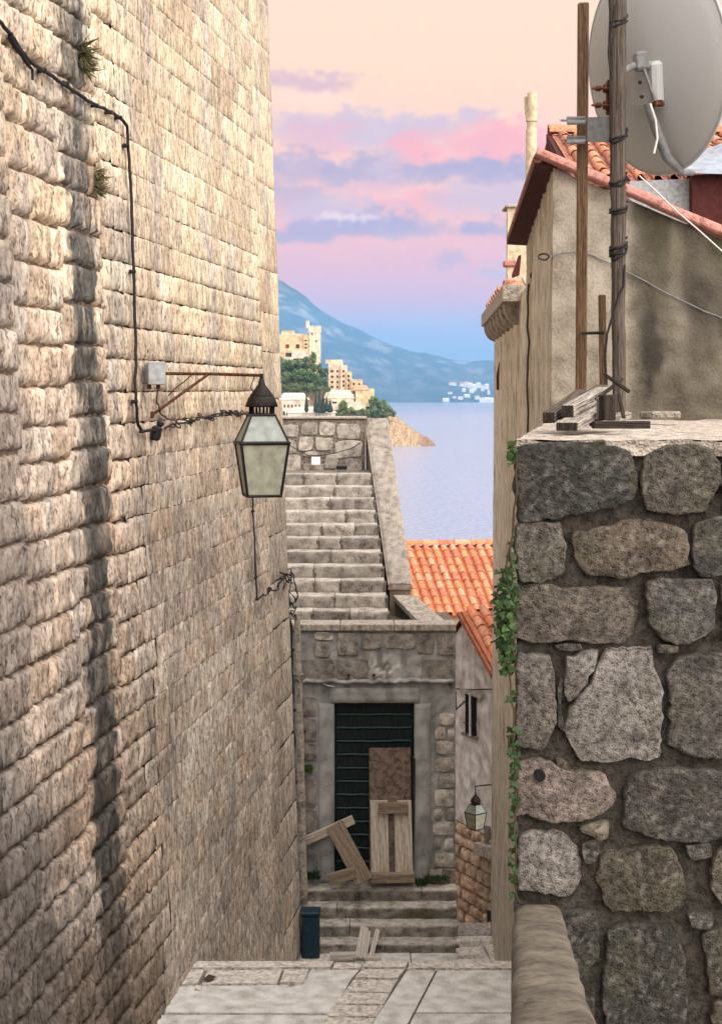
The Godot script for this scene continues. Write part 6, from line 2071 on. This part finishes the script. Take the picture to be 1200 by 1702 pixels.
func far_houses() -> void:
	# the castle-like villa
	var d := 1090.0
	var root := thing("hilltop_villa", "cream villa with square battlemented tower on the headland hilltop", "villa", at(495, 610, d))
	var w := hbox(root, "main_wall", 462, 556, 511, 640, d, 16, M.cream)
	hbox(root, "upper_storey", 468, 550.5, 489, 557, d + 2, 10, M.cream_pale)
	var i := 0
	for px in [478, 495]:
		win(w, "window", px, 575.5, 6, 6.5, d, M.pane_red if px == 478 else M.pane)
		i += 1
	win(w, "window", 480, 589.5, 10, 6, d, M.pane)
	for px in [470, 473.5, 477, 480.5, 484, 487.5, 491, 494.5, 498, 501.5, 505]:
		hbox(w, "merlon", px - 1.0, 553.8 if px > 489 else 549.0, px + 1.0, 556.5 if px > 489 else 551, d + 0.3, 1, M.cream)
	hbox(root, "terrace_block", 485, 583, 512, 596, d - 3, 6, M.white_wall)
	hbox(root, "balcony", 471, 594, 487, 600, d - 4, 3, M.white_wall)
	var tw := hbox(root, "tower", 514, 545, 532.5, 640, d - 2, 7, M.cream_pale)
	hbox(tw, "tower_head", 512.8, 543.5, 533.5, 553, d - 2.4, 8, M.cream_pale)
	for px in [514.5, 519, 523.5, 528, 532]:
		hbox(tw, "merlon", px - 1.3, 541, px + 1.3, 544, d - 2.3, 1, M.cream_pale)
	for q in [[519, 555], [526, 567], [519, 586]]:
		win(tw, "window", q[0], q[1], 2.2, 4, d - 2, M.pane)
	hbox(root, "stair_turret", 505, 558, 515, 620, d - 1, 6, M.cream)
	for k in 4:
		win(root, "window", 508.5, 566 + k * 6, 4, 2.6, d - 1, M.pane)
	hbox(root, "roof_hut", 508.5, 533, 514, 546, d + 4, 3, M.white_wall)
	# terraced hotel stepping down the slope
	d = 1075.0
	root = thing("terraced_hotel", "rose and cream hotel stepping down the headland slope in terraces", "hotel", at(570, 650, d))
	w = hbox(root, "upper_block", 546, 604, 570, 655, d + 6, 12, M.rose)
	hbox(root, "flat_roof", 541, 598, 569.5, 604.5, d + 8, 14, M.rose)
	for py in [617, 626, 635, 643]:
		for px in [552, 561, 567]:
			win(w, "window", px, py, 4.6 if px == 552 else 3.2, 3.8, d + 6, M.pane)
	w = hbox(root, "middle_block", 566, 607, 577, 660, d + 4, 10, M.rose)
	for py in [617, 625, 634, 641]:
		win(w, "window", 571, py, 3.2, 4, d + 4, M.pane)
	w = hbox(root, "lower_block", 576, 618, 584.5, 662, d + 2, 10, M.cream)
	for py in [625, 632, 641, 647]:
		win(w, "window", 579.5, py, 3.4, 4.2, d + 2, M.pane)
	w = hbox(root, "end_block", 584, 632, 602.5, 660, d, 10, M.cream)
	hbox(w, "roof_slab", 583.5, 630.8, 603.2, 632.4, d - 0.3, 10.6, M.rose)
	for q in [[588, 638], [597, 639], [588, 646], [597, 642]]:
		win(w, "window", q[0], q[1], 3.4, 4.4, d, M.pane)
	hbox(root, "base_terrace", 548, 648, 586, 672, d - 3, 6, M.rose)
	d = 1064.0
	root = thing("seafront_house", "plain cream blocks low on the headland right of the terraced hotel", "house", at(604, 680, d))
	w = hbox(root, "wall", 590, 646, 622, 676, d, 10, M.cream)
	hbox(root, "lower_wall", 587, 668, 608, 682, d - 4, 5, M.white_wall)
	win(w, "doorway", 588.5, 660, 4.5, 20, d - 0.1, M.stem)
	st_roof(root, 586, 640, 614, 648, d, M.far_roof)
	d = 1056.0
	root = thing("long_villa", "long pale villa with shallow roof behind the dark cypresses", "villa", at(555, 680, d))
	hbox(root, "wall", 540, 655, 588, 680, d, 8, M.white_wall)
	st_roof(root, 536, 648, 590, 662, d, M.cream_pale)
	w = hbox(root, "front_wing", 550, 664, 566, 682, d - 4, 4, M.white_wall)
	win(w, "window", 556, 669, 8, 3, d - 4, M.pane)
	d = 1040.0
	root = thing("arcaded_villa", "low white villa with a row of round arches beside the town wall edge", "villa", at(490, 690, d))
	w = hbox(root, "wall", 464, 662, 510, 700, d, 10, M.white_wall)
	st_roof(root, 462, 653, 514, 664, d, M.white_wall)
	for k in 6:
		win(w, "arch", 467 + k * 6.2, 675, 3.2, 5, d, M.pane_red)
	for k in 3:
		win(w, "door_arch", 466 + k * 6, 687, 3.4, 6, d, M.stem)
	d = 1030.0
	root = thing("white_roof_house", "white flat roofed house just above the rubble wall of the landing", "house", at(520, 695, d))
	hbox(root, "wall", 478, 684, 557, 720, d, 8, M.white_wall)
	st_roof(root, 476, 676, 560, 686, d, M.white_wall)
	# the village over the bay
	var r := RandomNumberGenerator.new()
	r.seed = 51
	for q in [[735, 636, 9, 5], [752, 639, 14, 7], [748, 654, 9, 5], [741, 664, 13, 4], [755, 660, 7, 3], [768, 640, 8, 8], [775, 638, 8, 7], [781, 641, 9, 8], [788, 643, 8, 8], [771, 649, 7, 6], [784, 651, 9, 6], [776, 658, 12, 5], [765, 661, 10, 3], [795, 639, 9, 5], [802, 643, 7, 7], [809, 641, 8, 5], [793, 660, 9, 5], [801, 663, 10, 5], [810, 663, 12, 4], [817, 664, 8, 5], [727, 612, 5, 3], [742, 615, 3, 3], [697, 628, 9, 3], [812, 650, 5, 4]]:
		var dd: float = 4720.0 + (664 - q[1]) * 14.0
		var h := thing("village_house", "tiny white house of the village at the foot of the far mountain", "house", at(q[0], q[1] + q[3] / 2.0, dd), "white village houses across the bay")
		var hh: float = q[3] / 2800.0 * dd
		var ww: float = q[2] / 2800.0 * dd * 0.85
		var st := st0()
		abox(st, Vector3(-ww / 2, -7, -9), Vector3(ww / 2, hh * 0.8, 0), 0.2)
		obj("wall", st, M.far_white, h, true)
		st = st0()
		prism(st, [Vector3(-ww / 2 - 0.4, hh * 0.8, 0.4), Vector3(ww / 2 + 0.4, hh * 0.8, 0.4), Vector3(ww / 2 - 1.0, hh * 1.1, -4.5), Vector3(-ww / 2 + 1.0, hh * 1.1, -4.5)], Vector3(0, -0.4, -0.4))
		obj("roof", st, M.far_roof if r.randf() < 0.45 else M.far_white, h, true)

func st_roof(root: Node3D, x0: float, y0: float, x1: float, y1: float, d: float, m: Material) -> void:
	var a := at(x0, y1, d - 0.6)
	var b := at(x1, y1, d - 0.6)
	var h := at(x0, y0, d).y - a.y
	var st := st0()
	var dep := 9.0
	var ins := (b.x - a.x) * 0.18
	st.set_smooth_group(-1)
	var c := b + Vector3(0, 0, -dep)
	var e := a + Vector3(0, 0, -dep)
	var r0 := Vector3(a.x + ins, a.y + h, a.z - dep / 2)
	var r1 := Vector3(b.x - ins, a.y + h, a.z - dep / 2)
	quad(st, a, r0, r1, b)
	quad(st, c, r1, r0, e)
	tri(st, a, e, r0)
	tri(st, b, r1, c)
	quad(st, a, b, c, e)
	obj("roof", st, m, root)

# a crown of leaf clumps over an ellipsoid of radius (rx, ry, rx)
func crown_mesh(sd: int, rx: float, ry: float, n: int, leaf: float, cone: bool, dark: Color, light: Color) -> ArrayMesh:
	var r := RandomNumberGenerator.new()
	r.seed = sd
	var st := st0()
	st.set_smooth_group(-1)
	var lobes := []
	for k in 14:
		var a := r.randf() * TAU
		var hgt := r.randf_range(-0.7, 0.85)
		lobes.append(Vector3(cos(a) * sqrt(1 - hgt * hgt) * 0.62, hgt * 0.75, sin(a) * sqrt(1 - hgt * hgt) * 0.62))
	for k in n:
		var v := Vector3(r.randfn(), r.randfn(), r.randfn()).normalized()
		var p: Vector3
		if cone:
			var hgt := r.randf()
			var rad := (1.0 - hgt * 0.92) * (0.75 + 0.25 * r.randf()) * (0.7 if hgt < 0.08 else 1.0)
			var a := r.randf() * TAU
			p = Vector3(cos(a) * rad, hgt * 2.0 - 1.0, sin(a) * rad)
			v = Vector3(cos(a), 0.4, sin(a)).normalized()
		else:
			var l: Vector3 = lobes[r.randi() % lobes.size()]
			p = l + v * 0.4 * pow(r.randf(), 0.25)
		p *= Vector3(rx, ry, rx)
		var t1 := v.cross(Vector3(r.randfn(), r.randfn(), r.randfn())).normalized()
		var t2 := v.cross(t1).normalized()
		var s := leaf * r.randf_range(0.6, 1.4)
		st.set_color(dark.lerp(light, clampf(0.4 + 0.5 * N(p.x * 0.5, p.y * 0.5, p.z * 0.5 + sd) + r.randf_range(-0.25, 0.25), 0, 1)))
		var nn := v * s * 0.25
		tri(st, p + t1 * s, p + t2 * s * 0.7 + nn, p - t1 * s * 0.8)
		tri(st, p + t1 * s, p - t1 * s * 0.8, p - t2 * s * 0.7 - nn)
	st.generate_normals()
	st.index()
	return st.commit()

func trees() -> void:
	var cm := []
	for k in 3:
		cm.append(crown_mesh(60 + k, 1.0, 0.9, 900, 0.11, false, Color(0.04, 0.075, 0.03), Color(0.15, 0.21, 0.08)))
	var cyp := crown_mesh(70, 1.0, 1.0, 900, 0.16, true, Color(0.02, 0.032, 0.022), Color(0.05, 0.07, 0.045))
	var shrub := crown_mesh(80, 1.0, 0.8, 800, 0.11, false, Color(0.07, 0.12, 0.035), Color(0.22, 0.28, 0.1))
	var tm := st0()
	tube(tm, [Vector3(0, -1, 0), Vector3(0.02, 0.5, 0), Vector3(0.05, 1.0, 0.02)], [0.09, 0.06, 0.03], 6)
	tube(tm, [Vector3(0.02, 0.5, 0), Vector3(0.35, 1.0, 0.1)], [0.045, 0.02], 5)
	tube(tm, [Vector3(0.02, 0.6, 0), Vector3(-0.3, 1.1, -0.1)], [0.045, 0.02], 5)
	tm.generate_normals()
	tm.index()
	var trunk := tm.commit()
	var r := RandomNumberGenerator.new()
	r.seed = 90
	var put := func(called: String, label: String, group: String, px: float, py: float, d: float, rx: float, ry: float, mesh: Mesh) -> void:
		var c := at(px, py, d)
		var u := d / 2800.0
		var o := thing(called, label, "tree" if called != "shrub" else "shrub", c - Vector3(0, ry * u * 1.6, 0), group)
		shared("trunk", trunk, M.bark, o, Transform3D(Basis().scaled(Vector3(rx * u * 0.8, ry * u * 0.8, rx * u * 0.8)), o.position + Vector3(0, ry * u * 0.5, 0)))
		shared("crown", mesh, M.crown, o, Transform3D(Basis(Vector3.UP, r.randf() * TAU).scaled(Vector3(rx * u, ry * u, rx * u)), c))
	for q in [[474, 607, 11, 13], [487, 606, 11, 10], [500, 606, 11, 11], [513, 604, 11, 14], [520, 596, 7, 13], [527, 612, 10, 12], [537, 620, 10, 14], [470, 628, 10, 13], [482, 626, 12, 13], [496, 624, 12, 13], [510, 625, 12, 14], [524, 630, 11, 14], [538, 636, 9, 13], [474, 646, 10, 9], [488, 645, 11, 10], [503, 645, 11, 10], [518, 645, 10, 10], [532, 646, 9, 8], [545, 648, 6, 5]]:
		put.call("pine_tree", "dense green tree in the grove below the battlemented tower", "grove below the tower", q[0], q[1], 1068.0 - (q[1] - 600) * 0.35, q[2], q[3], cm[r.randi() % 3])
	put.call("cypress", "single tall dark cypress left of the cypress cluster behind the rubble wall", "", 509.5, 668, 1026.0, 4.2, 16, cyp)
	var ord := ["leftmost", "second", "third", "fourth", "fifth", "rightmost"]
	var ci := 0
	for q in [[525, 671, 5, 14], [531, 669, 4.5, 15], [537, 673, 5, 13], [543, 672, 5, 12], [549, 676, 6, 9], [530, 678, 7, 8]]:
		ci += 1
		put.call("cypress", "dark grey green cypress, %s planted of the cluster before the long pale villa" % ord[ci - 1], "cypress cluster before the long villa", q[0], q[1], 1025.0, q[2], q[3], cyp)
	ci = 0
	for q in [[570, 672, 9, 11], [580, 682, 12, 9], [566, 686, 10, 8], [594, 686, 11, 7], [608, 684, 10, 8]]:
		ci += 1
		put.call("shrub", ["tall rounded green shrub standing left against the long villa", "wide green shrub just right of the long villa front", "low green shrub in front of the long villa wing", "low wide shrub under the plain cream blocks", "small shrub at the foot of the plain cream blocks, farthest right"][ci - 1], "shrubs below the hotel", q[0], q[1], 1050.0, q[2], q[3], shrub)
	ci = 0
	for q in [[622, 668, 10, 12], [634, 672, 10, 12], [645, 680, 9, 10], [626, 684, 14, 10], [652, 688, 7, 7], [638, 690, 12, 7]]:
		ci += 1
		put.call("shrub", ["tall dark bush beside the right end of the plain cream blocks", "tallest bush on the crest of the cliff edge", "middle bush sloping down the cliff edge", "broad low bush under the two tall ones by the cream blocks", "outermost small bush hanging over the bare rock of the headland", "low bush between the broad one and the outermost on the cliff"][ci - 1], "trees at the cliff edge", q[0], q[1], 1058.0, q[2], q[3], shrub if r.randf() < 0.5 else cm[1])

func _ready() -> void:
	rng.seed = 4
	nA.seed = 21
	nA.noise_type = FastNoiseLite.TYPE_SIMPLEX_SMOOTH
	nA.frequency = 1.0
	nA.fractal_type = FastNoiseLite.FRACTAL_NONE
	nB.seed = 33
	nB.noise_type = FastNoiseLite.TYPE_SIMPLEX_SMOOTH
	nB.frequency = 1.0
	nB.fractal_type = FastNoiseLite.FRACTAL_FBM
	nB.fractal_octaves = 4
	setup()
	materials()
	sea_and_land()
	town_wall()
	lane()
	door_building()
	staircase()
	tiled_house_far()
	white_house()
	right_house()
	rear_house()
	rubble_wall()
	far_houses()
	trees()
	wall_fittings()
	door_clutter()
	masts()
	wall_timber()
	ivy()
